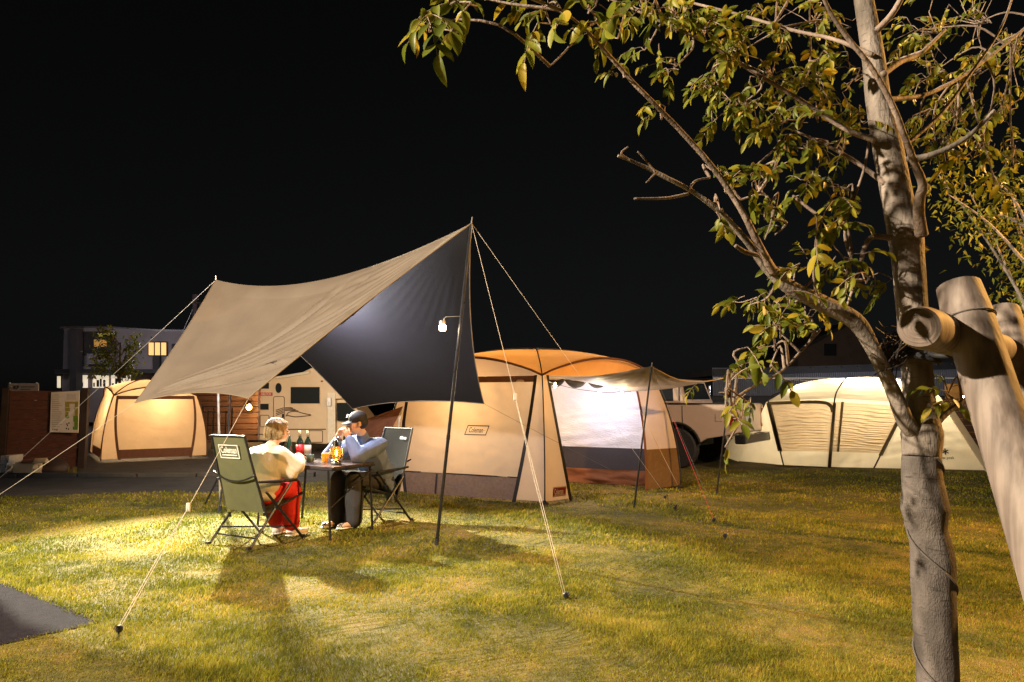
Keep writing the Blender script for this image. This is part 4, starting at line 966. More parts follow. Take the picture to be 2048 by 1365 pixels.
for a, b in ((Q1, Q2), (Q4, Q3)):
    s_ = lx*(.06 if a is Q1 else -.06)
    MB().tube([a + s_ + V(0, 0, tz-.03), a + s_*.2 + V(0, 0, 0)], .013, 8).build('leg', M['black_metal'], tb)
    MB().tube([b + s_ + V(0, 0, tz-.03), b + s_*.2 + V(0, 0, 0)], .013, 8).build('leg', M['black_metal'], tb)
    MB().tube([a + s_*.5 + V(0, 0, .30), b + s_*.5 + V(0, 0, .62)], .008, 6).build('brace', M['black_metal'], tb)
def onT(px, py):   # table point under a pixel
    return G(px, py, tz)
# bottles, cups, lantern
M['wine_glass'] = glass('dark_bottle_glass', (.012, .02, .012), .06)
M['label_red'] = mat('label_red', (.55, .012, .015), .5, .05, 9); M['label_pale'] = mat('label_pale', (.55, .40, .28), .6, .08, 9)
def bottle(q, h, r, lab_m, label, foil, tint='wine_glass'):
    o = empty('wine_bottle', q, label, 'bottle', 'bottles on the table')
    MB().lathe([(r*.92, 0), (r, .006), (r, h*.58), (r*.9, h*.64), (r*.42, h*.75), (r*.38, h*.97), (r*.36, h)], q, 18).build('glass_body', M[tint], o, sm=True)
    MB().lathe([(r+.0015, h*.14), (r+.0015, h*.50)], q, 18).build('paper_label', lab_m, o, sm=True)
    MB().lathe([(r*.43, h*.80), (r*.42, h), (.001, h+.003)], q, 14).build('foil', foil, o, sm=True)
M['foil'] = mat('foil_gold', (.42, .30, .16), .4, .1, 9, metal=.5)
bottle(V(*onT(599, 917)), .305, .038, M['label_red'], 'dark wine bottle with a bright red label on the table', M['foil'])
bottle(V(*onT(615, 917)), .30, .037, M['label_pale'], 'wine bottle with pale label standing right of the red label bottle', M['foil'])
q = onT(578, 916); o = empty('cone_bottle', q, 'dark green tapering bottle nearest the blonde woman', 'bottle', 'bottles on the table')
MB().lathe([(.036, 0), (.037, .08), (.03, .15), (.012, .22), (.010, .25), (.001, .251)], q, 16).build('glass_body', glass('green_glass', (.01, .035, .02), .1), o, sm=True)
q = onT(620, 925); o = empty('enamel_mug', q, 'dark green enamel mug beside the wine bottles', 'mug')
MB().lathe([(.036, 0), (.040, .004), (.040, .082), (.036, .082), (.035, .01)], q, 16).build('mug_body', mat('green_enamel', (.05, .075, .05), .3, .2, 9), o, sm=True)
MB().tube([q + V(.038, -.01, .065), q + V(.065, -.015, .06), q + V(.066, -.015, .03), q + V(.039, -.01, .022)], .005, 6).build('handle', M['black_metal'], o, sm=True)
q = onT(650, 925); o = empty('paper_cup', q, 'orange cup standing left of the oil lantern', 'cup')
MB().lathe([(.030, 0), (.040, .092), (.042, .094), (.038, .092), (.028, .004)], q, 18).build('cup_body', mat('orange_cup', (.75, .36, .04), .5, .1, 9, trans=.3), o, sm=True)
q = onT(672, 930); ol = empty('oil_lantern', q, 'silver hurricane oil lantern burning orange on the table edge', 'lantern')
MB().lathe([(.055, 0), (.062, .012), (.060, .035), (.045, .052), (.030, .06)], q, 20).build('fuel_tank', M['chrome'], ol, sm=True)
gm_, N, L, bs, out = newmat('amber_globe'); bs.inputs['Base Color'].default_value = (.5, .2, .03, 1); bs.inputs['Roughness'].default_value = .08
tp_ = N.new('ShaderNodeBsdfTransparent'); tp_.inputs[0].default_value = (1, .72, .38, 1); mx_ = N.new('ShaderNodeMixShader'); mx_.inputs[0].default_value = .72; L.new(bs.outputs[0], mx_.inputs[1]); L.new(tp_.outputs[0], mx_.inputs[2]); L.new(mx_.outputs[0], out.inputs[0])
MB().lathe([(.032, .062), (.048, .085), (.054, .115), (.046, .15), (.032, .175)], q, 20).build('glass_globe', gm_, ol, sm=True)
MB().lathe([(.030, .175), (.034, .19), (.024, .215), (.028, .23), (.018, .25), (.001, .262)], q, 18).build('chimney', M['chrome'], ol, sm=True)
MB().lathe([(.001, .085), (.010, .10), (.012, .12), (.004, .15), (.001, .155)], q, 10).build('flame', emat('flame', (1, .62, .18), 45), ol, sm=True)
for s_ in (-1, 1):
    d = V(.9, .35, 0)*s_
    MB().tube([q + d*.055 + V(0, 0, .03), q + d*.068 + V(0, 0, .09), q + d*.066 + V(0, 0, .16), q + d*.03 + V(0, 0, .205)], .005, 6).build('side_tube', M['chrome'], ol, sm=True)
for zz, rr in ((.10, .056), (.14, .055)): MB().tube([q + V(rr*math.cos(a), rr*math.sin(a), zz) for a in np.linspace(0, 6.283, 18)], .0025, 5).build('guard_wire', M['chrome'], ol)
MB().tube([q + V(-.05, 0, .2), q + V(-.03, -.01, .28), q + V(.03, -.01, .28), q + V(.05, 0, .2)], .0025, 5).build('bail_handle', M['chrome'], ol)
lamp('oil_lantern_light', 'POINT', q + V(0, 0, .125), 4.0, (1, .50, .14), .02)

# ------------------------------------------------------------------ folding chairs
M['olive'] = mat('olive_canvas', (.105, .105, .052), .85, .12, 7, bump=.2, bscale=260)
M['charcoal'] = mat('charcoal_canvas', (.013, .012, .011), .95, .12, 7, bump=.2, bscale=260, spec=.05)
def chair(root, cloth, back_side_logo):
    LOCAL[0] = True
    hw = .27
    # back cloth: from seat rear to the top, slightly slung
    def backp(u, v): # u -1..1
        z = .30 + .72*v; y = -.15 - .22*v - .03*(1-u*u)*math.sin(math.pi*v); return (u*(hw-.02 - .03*v), y, z)
    A = np.array([[backp(-1+2*k/12, j/16) for k in range(13)] for j in range(17)])
    MB().grid(A).build('back_cloth', cloth, root, sm=True)
    A = np.array([[(-(hw-.02)+2*(hw-.02)*k/10, -.13 + .47*j/10, .30 + .12*(j/10) - .03*math.sin(math.pi*k/10)*math.sin(math.pi*(j/10)*.9+.1)) for k in range(11)] for j in range(11)])
    MB().grid(A).build('seat_cloth', cloth, root, sm=True)
    for s in (-1, 1):
        MB().tube([(s*hw, -.32, .0), (s*hw, .17, .56)], .0125, 8).build('leg', M['black_metal'], root)
        MB().tube([(s*(hw+.028), .31, .0), (s*(hw+.028), -.17, .50)], .0125, 8).build('leg', M['black_metal'], root)
        MB().tube([(s*(hw-.01), -.10, .22), (s*(hw-.025), -.255, .64), (s*(hw-.045), -.375, 1.02)], .012, 8).build('back_post', M['black_metal'], root)
        MB().tube([(s*(hw+.02), -.25, .60), (s*(hw+.025), -.05, .585), (s*(hw+.02), .21, .575)], [.012, .016, .016], 8).build('armrest', M['black_metal'], root)
        MB().tube([(s*(hw-.02), -.15, .28), (s*(hw-.02), .34, .43)], .011, 8).build('seat_rail', M['black_metal'], root)
        MB().box((s*hw, -.33, .012), (.03, .04, .024)).build('foot_cap', M['rubber'], root); MB().box((s*(hw+.028), .32, .012), (.03, .04, .024)).build('foot_cap', M['rubber'], root)
        MB().box((s*(hw-.05), -.14, .29), (.05, .03, .03)).build('hinge', M['chrome'], root)
    MB().tube([(-hw+.042, -.375, 1.02), (hw-.042, -.375, 1.02)], .011, 8).build('top_bar', M['black_metal'], root)
    MB().tube([(-hw, -.245, .085), (hw, -.245, .085)], .009, 7).build('crossbar', M['black_metal'], root); MB().tube([(-hw+.02, .335, .43), (hw-.02, .335, .43)], .011, 7).build('crossbar', M['black_metal'], root)
    MB().tube([(-hw, -.2, .14), (hw+.02, .2, .13)], .008, 7).build('crossbar', M['black_metal'], root); MB().tube([(hw, -.2, .14), (-hw-.02, .2, .13)], .008, 7).build('crossbar', M['black_metal'], root)
    # back strap slung between the armrests
    MB().tube(catenary((-hw-.01, -.30, .68), (hw+.01, -.30, .665), .075, 14), .009, 6).build('back_strap', M['black_metal'], root, sm=True)
    lg = MB()
    if back_side_logo:
        o_ = Vector(backp(0, .80)); o_.y -= .012; uy = V(0, -.29, .957)
        frame_rect(lg, o_, V(1, 0, 0), uy, .26, .135, .010, .002, lean=.0); place_text(lg, 'Coleman', o_ + uy*.012, V(1, 0, 0), uy, .09, .002, width=.215, bold=.02); flat_rect(lg, o_ - uy*.035, V(1, 0, 0), uy, .2, .012, .002)
        lg.build('printed_mark', M['white_print'], root)
    else:
        o_ = Vector(backp(-.55, .85)); o_.y += .012; place_text(lg, 'Coleman', o_, V(-1, 0, 0), V(0, -.35, .94), .045, .006, width=.10, bold=.03); lg.build('printed_mark', M['white_print'], root)
    LOCAL[0] = False
def rz_of(f): return math.atan2(-f.x, f.y)
wf_ = V(.47, .88, 0); wpos = V(-2.47, 6.74, 0)
ch1 = empty('folding_chair', wpos, 'olive green folding chair with printed back under the blonde woman', 'chair', 'folding chairs', rz_of(wf_)); chair(ch1, M['olive'], True)
mf_ = V(-.60, -.80, 0); mpos = V(-1.55, 7.74, 0)
ch2 = empty('folding_chair', mpos, 'charcoal grey folding chair under the man in the black cap', 'chair', 'folding chairs', rz_of(mf_)); chair(ch2, M['charcoal'], False)

# ------------------------------------------------------------------ people
def blob(parts, voxel=.008, sm_it=6, wr=0.0, wseed=1, wf=30):
    mb_ = MB()
    for p in parts:
        if p[0] == 'c':
            a, b, r1, r2 = Vector(p[1]), Vector(p[2]), p[3], p[4]; d = (b-a); L_ = max(1e-5, d.length); rot = d.to_track_quat('Z', 'Y').to_matrix()
            prof = [(max(1e-5, r1*math.cos(t)), r1*math.sin(t)) for t in np.linspace(-math.pi/2, 0, 5)] + [(max(1e-5, r2*math.cos(t)), L_ + r2*math.sin(t)) for t in np.linspace(0, math.pi/2, 5)]
            mb_.lathe(prof, a, 14, rot=rot)
        else:
            c, rr = Vector(p[1]), p[2]; rot = (p[3] if len(p) > 3 else Matrix.Identity(3)); s = len(mb_.v)
            mb_.lathe([(max(1e-5, math.cos(t)), math.sin(t)) for t in np.linspace(-math.pi/2, math.pi/2, 13)], (0, 0, 0), 20)
            for i in range(s, len(mb_.v)):
                v = mb_.v[i]; mb_.v[i] = tuple(rot @ Vector((v[0]*rr[0], v[1]*rr[1], v[2]*rr[2])) + c)
    me = bpy.data.meshes.new('tmp'); me.from_pydata(mb_.v, [], mb_.f)
    bm = bmesh.new(); bm.from_mesh(me); bmesh.ops.remove_doubles(bm, verts=bm.verts, dist=2e-5); bmesh.ops.recalc_face_normals(bm, faces=bm.faces); bm.to_mesh(me); bm.free()
    o = bpy.data.objects.new('tmp', me); C.objects.link(o)
    rm = o.modifiers.new('r', 'REMESH'); rm.mode = 'VOXEL'; rm.voxel_size = voxel
    sm = o.modifiers.new('s', 'SMOOTH'); sm.factor = .5; sm.iterations = sm_it
    dg = bpy.context.evaluated_depsgraph_get(); dg.update(); out_ = bpy.data.meshes.new_from_object(o.evaluated_get(dg))
    bpy.data.objects.remove(o); bpy.data.meshes.remove(me)
    if wr:
        n = len(out_.vertices); co = np.empty(n*3); out_.vertices.foreach_get('co', co); co = co.reshape(-1, 3); no = np.empty(n*3); out_.vertices.foreach_get('normal', no); no = no.reshape(-1, 3)
        S1, S2 = Sines(12, wf*.5, wf*1.6, wseed), Sines(12, wf*.5, wf*1.6, wseed+1)
        k = S1(co[:, 0]+.7*co[:, 1], co[:, 2]*.55) * .6 + S2(co[:, 1]-.5*co[:, 0], co[:, 2]*.8)*.5
        co = co + no*(wr*(.9 - np.minimum(1.6, np.abs(k)*2.0)**.8))[:, None]; out_.vertices.foreach_set('co', co.reshape(-1)); out_.update()
    return out_
def bpart(name, parts, m, parent, **k):
    me = blob(parts, **k); LOCAL[0] = True; o = link_mesh(name, me, m, parent, True); LOCAL[0] = False; return o
def hand(wrist, dirn, palm_n, curl=.5, scale=1.0):
    """five-fingered hand: list of capsules, rooted at the wrist"""
    w_, d, n = Vector(wrist), Vector(dirn).normalized(), Vector(palm_n).normalized(); n = (n - d*n.dot(d)).normalized(); s = d.cross(n)
    out_ = [('e', w_ + d*.045*scale, (.040*scale, .046*scale, .016*scale), Matrix((s, d, n)).transposed())]
    for k, (off, ln) in enumerate(((-.030, .066), (-.010, .076), (.010, .072), (.029, .056))):
        b = w_ + d*.080*scale + s*off*scale; m1 = b + (d*math.cos(curl*.5) + n*math.sin(curl*.5))*ln*.45*scale; m2 = m1 + (d*math.cos(curl*1.3) + n*math.sin(curl*1.3))*ln*.35*scale; m3 = m2 + (d*math.cos(curl*2) + n*math.sin(curl*2))*ln*.3*scale
        out_ += [('c', b - d*.02, m1, .0092, .0086), ('c', m1, m2, .0086, .0078), ('c', m2, m3, .0078, .0066)]
    tb_ = w_ + d*.03*scale - s*.034*scale; t1 = tb_ + (d*.6 - s*.65 + n*.35).normalized()*.035*scale; t2 = t1 + (d*.85 - s*.1 + n*.5).normalized()*.032*scale
    out_ += [('c', tb_, t1, .012, .0105), ('c', t1, t2, .0105, .0085)]
    return out_
M['skin'] = mat('skin', (.55, .33, .23), .5, .08, 14, bump=.05, bscale=120)
M['sweat'] = mat('cream_sweatshirt', (.56, .51, .44), .85, .06, 9, bump=.25, bscale=160)
M['red_pants'] = mat('red_trousers', (.60, .022, .02), .75, .12, 9, bump=.15, bscale=150)
M['blonde'] = mat('blonde_hair', (.30, .19, .09), .5, .4, 6, bump=.8, bscale=60, stretch=(12, 12, .7), col2=(.60, .43, .23))
M['white_shoe'] = mat('white_shoe', (.62, .56, .52), .6, .12, 12); M['sole'] = mat('shoe_sole', (.70, .66, .60), .6, .1, 12)
M['blue_shirt'] = mat('faded_blue_shirt', (.11, .15, .27), .8, .2, 8, bump=.2, bscale=150); M['black_pants'] = mat('black_trousers', (.026, .026, .030), .8, .2, 9, bump=.15, bscale=150)
M['cap_black'] = mat('black_cap', (.015, .014, .017), .7, .2, 12); M['eye_white'] = mat('eye_white', (.7, .68, .64), .3, .05, 9)

def head_parts(c, f):   # c head centre, f face direction (unit, horizontal-ish)
    f = Vector(f).normalized(); r = f.cross(V(0, 0, 1)).normalized(); u = r.cross(f).normalized(); R = Matrix((r, f, u)).transposed(); c = Vector(c)
    L_ = lambda x, y, z: c + r*x + f*y + u*z
    return [('e', L_(0, -.012, .025), (.074, .094, .092), R), ('e', L_(0, .028, -.055), (.056, .062, .062), R), ('e', L_(0, .06, -.085), (.030, .026, .024), R),
            ('c', L_(0, .088, .012), L_(0, .108, -.022), .009, .014), ('e', L_(-.016, .096, -.026), (.010, .010, .008), R), ('e', L_(.016, .096, -.026), (.010, .010, .008), R),
            ('e', L_(0, .088, -.052), (.024, .012, .0065), R), ('e', L_(0, .086, -.064), (.021, .012, .0075), R),
            ('e', L_(0, .074, .03), (.055, .018, .012), R), ('e', L_(-.042, .056, -.018), (.026, .028, .024), R), ('e', L_(.042, .056, -.018), (.026, .028, .024), R),
            ('e', L_(-.077, -.008, -.008), (.010, .020, .030), R), ('e', L_(.077, -.008, -.008), (.010, .020, .030), R)], L_, R
def eyes(L_, R, parent):
    for s in (-1, 1):
        e = MB().lathe([(max(1e-5, .0125*math.cos(t)), .0125*math.sin(t)) for t in np.linspace(-1.57, 1.57, 9)], L_(s*.032, .077, .010), 12)
        LOCAL[0] = True; eo = e.build('eye', M['eye_white'], parent, sm=True)
        MB().lathe([(.006, 0), (.005, .002), (.001, .003)], L_(s*.032, .0885, .010), 10, rot=R @ Matrix.Rotation(-math.pi/2, 3, 'X')).build('iris', M['ink'], eo)
        MB().tube([L_(s*.016, .090, .034), L_(s*.032, .090, .038), L_(s*.05, .078, .032)], .0035, 5).build('eyebrow', M['ink'] if parent.get('dark') else M['blonde'], parent); LOCAL[0] = False
def shoe(a, toe_dir, m, parent, check=False):
    a = Vector(a); d = Vector(toe_dir).normalized(); s = d.cross(V(0, 0, 1)); R = Matrix((s, d, V(0, 0, 1))).transposed()
    o = bpart('shoe', [('e', a + d*.02 + V(0, 0, .045), (.040, .075, .045), R), ('e', a + d*.12 + V(0, 0, .035), (.043, .075, .030), R), ('c', a + V(0, 0, .06), a + V(0, 0, .10), .042, .042)], m, parent, voxel=.006, sm_it=4)
    bpart('sole', [('e', a + d*.02 + V(0, 0, .012), (.043, .085, .012), R), ('e', a + d*.12 + V(0, 0, .012), (.047, .085, .012), R)], M['sole'], o, voxel=.006, sm_it=2)
    return o
# ---- woman
wm = empty('person', wpos, 'person with short blonde hair, cream sweatshirt and red trousers seated with back turned', 'person', None, rz_of(wf_))
hc = V(.05, .18, 1.05); fdir = V(.62, .78, -.06)
hp_, Lw, Rw = head_parts(hc, fdir)
shL, shR = V(-.17, .10, .82), V(.18, .11, .82); elL, elR = V(-.25, .24, .69), V(.28, .24, .70); wrL, wrR = V(-.03, .40, .765), V(.10, .42, .775)
hipL, hipR = V(-.10, .0, .44), V(.10, .0, .44); knL, knR = V(-.08, .30, .49), V(.15, .30, .49); anL, anR = V(-.06, .30, .09), V(.13, .31, .09)
body = hp_ + [('c', V(.03, .14, .88), V(.045, .16, .99), .05, .048), ('e', V(.01, .09, .72), (.15, .10, .16)), ('e', V(0, .02, .50), (.16, .12, .13)), ('c', V(-.12, .11, .82), V(.13, .12, .82), .06, .06)]
for s_, e_, w_ in ((shL, elL, wrL), (shR, elR, wrR)): body += [('c', s_, e_, .046, .038), ('c', e_, w_, .037, .026)]
for h_, k_, a_ in ((hipL, knL, anL), (hipR, knR, anR)): body += [('c', h_, k_, .080, .055), ('c', k_, a_, .052, .038), ('e', a_ + V(0, .06, -.05), (.035, .10, .03))]
body += hand(wrL, V(.35, .9, .05), V(0, 0, -1), .5, .95) + hand(wrR, V(-.5, .85, .0), V(0, 0, -1), .5, .95)
bo = bpart('body', body, M['skin'], wm, voxel=.006, sm_it=3)
eyes(Lw, Rw, bo)
bpart('sweatshirt', [('e', V(.0, .02, .54), (.225, .155, .18)), ('e', V(.005, .055, .68), (.225, .15, .20)), ('e', V(.01, .10, .79), (.195, .125, .115)), ('c', V(-.14, .10, .825), V(.15, .11, .825), .075, .075), ('c', V(.025, .13, .86), V(.03, .14, .895), .075, .060),
     ('c', shL, elL, .080, .074), ('c', elL, wrL.lerp(elL, .12), .072, .046), ('c', shR, elR, .080, .074), ('c', elR, wrR.lerp(elR, .12), .074, .046), ('c', V(.17, .09, .70), V(.24, .18, .64), .085, .075), ('c', V(-.17, .09, .70), V(-.22, .18, .64), .085, .07), ('e', V(0, .0, .43), (.215, .15, .08))], M['sweat'], wm, voxel=.008, sm_it=14, wr=.018, wseed=101, wf=17)
bpart('trousers', [('e', V(0, .01, .44), (.175, .14, .09))] + [q for h_, k_, a_ in ((hipL, knL, anL), (hipR, knR, anR)) for q in (('c', h_, k_, .098, .086), ('c', k_, a_ + V(0, 0, .04), .088, .080))], M['red_pants'], wm, voxel=.008, sm_it=6, wr=.008, wseed=103, wf=24)
shoe(V(anL.x, anL.y, 0), V(-.1, 1, 0), M['white_shoe'], wm); shoe(V(anR.x, anR.y, 0), V(.25, 1, 0), M['white_shoe'], wm)
# bob haircut: cap of hair with strands
hair = [('e', Lw(0, -.022, .035), (.088, .104, .094), Rw), ('e', Lw(0, -.048, -.015), (.088, .078, .080), Rw), ('e', Lw(-.064, -.005, -.02), (.030, .062, .075), Rw), ('e', Lw(.064, -.005, -.02), (.030, .062, .075), Rw), ('e', Lw(0, .055, .072), (.070, .042, .030), Rw)]
ho = bpart('hair', hair, M['blonde'], wm, voxel=.007, sm_it=4, wr=.004, wseed=105, wf=70)
st_ = MB()
for k in range(150):
    a = random.uniform(-2.7, 2.7); q0 = Lw(.05*math.sin(a)*.6, -.02 - .05*math.cos(a)*.5, .125)
    q1 = Lw(.090*math.sin(a), -.022 - .100*math.cos(a), .03); q2 = Lw(.094*math.sin(a)*random.uniform(.9, 1.02), -.03 - .098*math.cos(a), -.02 - random.uniform(.01, .06)); q3 = q2.lerp(Lw(0, -.03, -.12), .30)
    if math.cos(a) < -.25: continue
    st_.tube(spline([q0, q1, q2, q3], 3), [.003]*3+[.004]*3+[.004]*3+[.001], 4, cap=False)
LOCAL[0] = True; st_.build('hair_strands', M['blonde'], ho, sm=True)['kind'] = 'stuff'; LOCAL[0] = False
# ---- man
mn = empty('person', mpos, 'person in black cap and faded blue shirt resting both elbows on the table', 'person', None, rz_of(mf_)); 
hc = V(-.10, .33, 1.10); fdir = V(.50, .86, -.12)
hp_, Lm, Rm = head_parts(hc, fdir)
shL, shR = V(-.27, .17, .86), V(.10, .20, .86); elL, elR = V(-.27, .47, .755), V(.14, .50, .755); wrL, wrR = V(-.13, .48, .95), V(.0, .50, .94)
hipL, hipR = V(-.12, -.06, .44), V(.08, -.06, .44); knL, knR = V(-.11, .36, .50), V(.12, .38, .50); anL, anR = V(-.10, .36, .09), V(.10, .40, .09)
body = hp_ + [('c', V(-.09, .22, .90), V(-.095, .29, 1.03), .055, .052), ('e', V(-.06, .10, .72), (.16, .11, .20)), ('e', V(-.02, -.04, .50), (.16, .12, .13)), ('c', V(-.23, .17, .86), V(.06, .19, .86), .065, .065)]
for s_, e_, w_ in ((shL, elL, wrL), (shR, elR, wrR)): body += [('c', s_, e_, .050, .042), ('c', e_, w_, .041, .028)]
for h_, k_, a_ in ((hipL, knL, anL), (hipR, knR, anR)): body += [('c', h_, k_, .085, .060), ('c', k_, a_, .055, .040), ('e', a_ + V(0, .06, -.05), (.037, .105, .03))]
body += hand(wrL, V(.35, .1, .95), V(.7, -.1, -.4), .75) + hand(wrR, V(-.35, .05, .95), V(-.8, -.1, -.3), .75)
bo = bpart('body', body, M['skin'], mn, voxel=.006, sm_it=3)
bo['dark'] = 1; eyes(Lm, Rm, bo)
bpart('shirt', [('e', V(-.03, -.03, .56), (.21, .17, .18)), ('e', V(-.05, .07, .70), (.205, .155, .19)), ('e', V(-.075, .15, .82), (.20, .12, .10)), ('c', V(-.25, .17, .865), V(.08, .19, .865), .075, .075), ('c', V(-.085, .21, .90), V(-.09, .245, .955), .070, .064),
     ('c', shL, elL, .092, .080), ('c', elL, wrL.lerp(elL, .1), .080, .052), ('c', shR, elR, .092, .080), ('c', elR, wrR.lerp(elR, .1), .080, .052), ('e', V(-.02, -.06, .42), (.21, .16, .08)), ('c', V(-.20, -.02, .42), V(-.22, -.05, .30), .06, .05)], M['blue_shirt'], mn, voxel=.008, sm_it=7, wr=.016, wseed=111, wf=20)
bpart('trousers', [('e', V(-.02, -.04, .44), (.18, .15, .10))] + [q for h_, k_, a_ in ((hipL, knL, anL), (hipR, knR, anR)) for q in (('c', h_, k_, .105, .095), ('c', k_, a_ + V(0, 0, .0), .098, .098))], M['black_pants'], mn, voxel=.009, sm_it=6, wr=.009, wseed=113, wf=22)
chk = mat('checker_shoe', (.5, .48, .46), .6, .1, 9)
N_, L__ = chk.node_tree.nodes, chk.node_tree.links; ck = N_.new('ShaderNodeTexChecker'); ck.inputs['Scale'].default_value = 60; ck.inputs[1].default_value = (.6, .58, .55, 1); ck.inputs[2].default_value = (.02, .02, .02, 1)
tc_ = N_.new('ShaderNodeTexCoord'); L__.new(tc_.outputs['Object'], ck.inputs[0]); L__.new(ck.outputs[0], N_['Principled BSDF'].inputs['Base Color'])
shoe(V(anL.x, anL.y, 0), V(.15, 1, 0), chk, mn); shoe(V(anR.x, anR.y, 0), V(.2, 1, 0), chk, mn)
bpart('hair', [('e', Lm(0, -.045, .0), (.079, .070, .070), Rm), ('e', Lm(-.062, -.02, .0), (.018, .03, .04), Rm), ('e', Lm(.062, -.02, .0), (.018, .03, .04), Rm)], M['cap_black'], mn, voxel=.007, sm_it=3)
cp2 = bpart('cap', [('e', Lm(0, -.010, .055), (.087, .103, .082), Rm), ('e', Lm(0, -.01, .035), (.088, .104, .035), Rm)], M['cap_black'], mn, voxel=.007, sm_it=4)
A = np.array([[Lm(.078*math.sin(t)*(1), .068 + (.012 + .085*v)*max(0, math.cos(t))**.7 - .0*v, .040 - .022*v - .018*math.sin(t)**2) for t in np.linspace(-1.45, 1.45, 17)] for v in np.linspace(0, 1, 6)])
LOCAL[0] = True
br = MB().grid(A).build('visor', M['cap_black'], cp2, sm=True); so = br.modifiers.new('thick', 'SOLIDIFY'); so.thickness = .006
lg = MB(); nrm_ = Rm @ V(0, 1, 0)
place_text(lg, 'NY', Lm(0, .094, .088), -(Rm @ V(1, 0, 0)), (Rm @ V(0, -.45, .9)), .055, .008, bold=.02); lg.build('cap_mark', M['white_print'], cp2)
MB().box(Lm(.085, -.01, .05), (.012, .022, .012), Rm).build('cap_label', M['foil'], cp2)
LOCAL[0] = False
# ------------------------------------------------------------------ foreground tree
def bark_mat(name, base, dark, weave=False):
    m, N, L, bs, out = newmat(name); tc = N.new('ShaderNodeTexCoord'); mp = N.new('ShaderNodeMapping'); L.new(tc.outputs['Object'], mp.inputs[0])
    mp.inputs['Scale'].default_value = (1, 1, .45)
    n1 = N.new('ShaderNodeTexNoise'); n1.inputs['Scale'].default_value = 22; n1.inputs['Detail'].default_value = 8; L.new(mp.outputs[0], n1.inputs[0])
    n2 = N.new('ShaderNodeTexNoise'); n2.inputs['Scale'].default_value = 150 if not weave else 400; n2.inputs['Detail'].default_value = 5; L.new(mp.outputs[0], n2.inputs[0])
    cr = N.new('ShaderNodeValToRGB'); cr.color_ramp.elements[0].position = .36; cr.color_ramp.elements[0].color = c4(dark); cr.color_ramp.elements[1].position = .62; cr.color_ramp.elements[1].color = c4(base); L.new(n1.outputs[0], cr.inputs[0]); L.new(cr.outputs[0], bs.inputs['Base Color'])
    bs.inputs['Roughness'].default_value = .8
    ml = N.new('ShaderNodeMapping'); ml.inputs['Scale'].default_value = (16, 16, 90); L.new(tc.outputs['Object'], ml.inputs[0]); nl = N.new('ShaderNodeTexNoise'); nl.inputs['Scale'].default_value = 2.2; nl.inputs['Detail'].default_value = 3; L.new(ml.outputs[0], nl.inputs[0])
    rl_ = N.new('ShaderNodeMapRange'); rl_.inputs[1].default_value = .60; rl_.inputs[2].default_value = .70; rl_.inputs[3].default_value = 1; rl_.inputs[4].default_value = .45; L.new(nl.outputs[0], rl_.inputs[0])
    nb = N.new('ShaderNodeTexNoise'); nb.inputs['Scale'].default_value = 7; nb.inputs['Detail'].default_value = 5; L.new(tc.outputs['Object'], nb.inputs[0]); rb_ = N.new('ShaderNodeMapRange'); rb_.inputs[1].default_value = .35; rb_.inputs[2].default_value = .6; rb_.inputs[3].default_value = .62; rb_.inputs[4].default_value = 1.1; L.new(nb.outputs[0], rb_.inputs[0])
    mm_ = N.new('ShaderNodeMath'); mm_.operation = 'MULTIPLY'; L.new(rl_.outputs[0], mm_.inputs[0]); L.new(rb_.outputs[0], mm_.inputs[1])
    mx_ = N.new('ShaderNodeMix'); mx_.data_type = 'RGBA'; mx_.blend_type = 'MULTIPLY'; mx_.inputs[0].default_value = 1; L.new(cr.outputs[0], mx_.inputs[6]); L.new(mm_.outputs[0], mx_.inputs[7]); L.new(mx_.outputs[2], bs.inputs['Base Color'])
    b = N.new('ShaderNodeBump'); b.inputs['Strength'].default_value = .55; b.inputs['Distance'].default_value = .006; L.new(n2.outputs[0], b.inputs['Height'])
    b2 = N.new('ShaderNodeBump'); b2.inputs['Strength'].default_value = .5; b2.inputs['Distance'].default_value = .02; L.new(n1.outputs[0], b2.inputs['Height']); L.new(b.outputs[0], b2.inputs['Normal']); L.new(b2.outputs[0], bs.inputs['Normal'])
    if False:
        wv = N.new('ShaderNodeTexWave'); wv.inputs['Scale'].default_value = 120; wv.inputs['Distortion'].default_value = 1.5; L.new(tc.outputs['Object'], wv.inputs[0]); b3 = N.new('ShaderNodeBump'); b3.inputs['Strength'].default_value = .4; b3.inputs['Distance'].default_value = .004; L.new(wv.outputs[0], b3.inputs['Height']); L.new(b2.outputs[0], b3.inputs['Normal']); L.new(b3.outputs[0], bs.inputs['Normal'])
    return m
M['bark'] = bark_mat('smooth_bark', (.29, .235, .20), (.115, .09, .072))
M['wrap'] = bark_mat('burlap_wrap', (.145, .118, .105), (.07, .056, .05), True)
M['twig'] = bark_mat('twig_bark', (.26, .19, .15), (.16, .11, .085))
TD = 1.45
K = F_PX/TD/2  # px -> radius
tree = empty('young_tree', V(P(1876, 1365, TD).x, TD, 0), 'young broadleaf tree with wrapped trunk in the right foreground', 'tree')
trunk_px = [(1876, 1365, 74), (1868, 1200, 76), (1865, 1120, 79), (1856, 1060, 70), (1850, 1017, 88), (1845, 960, 72), (1843, 912, 68)]
upper_px = [(1843, 916, 68), (1845, 870, 76), (1841, 835, 66), (1839, 790, 57), (1834, 720, 56), (1826, 620, 57), (1815, 520, 60), (1810, 470, 66), (1795, 400, 58), (1775, 300, 56), (1758, 220, 49), (1748, 130, 44), (1735, 50, 40), (1722, -40, 36), (1700, -220, 26)]
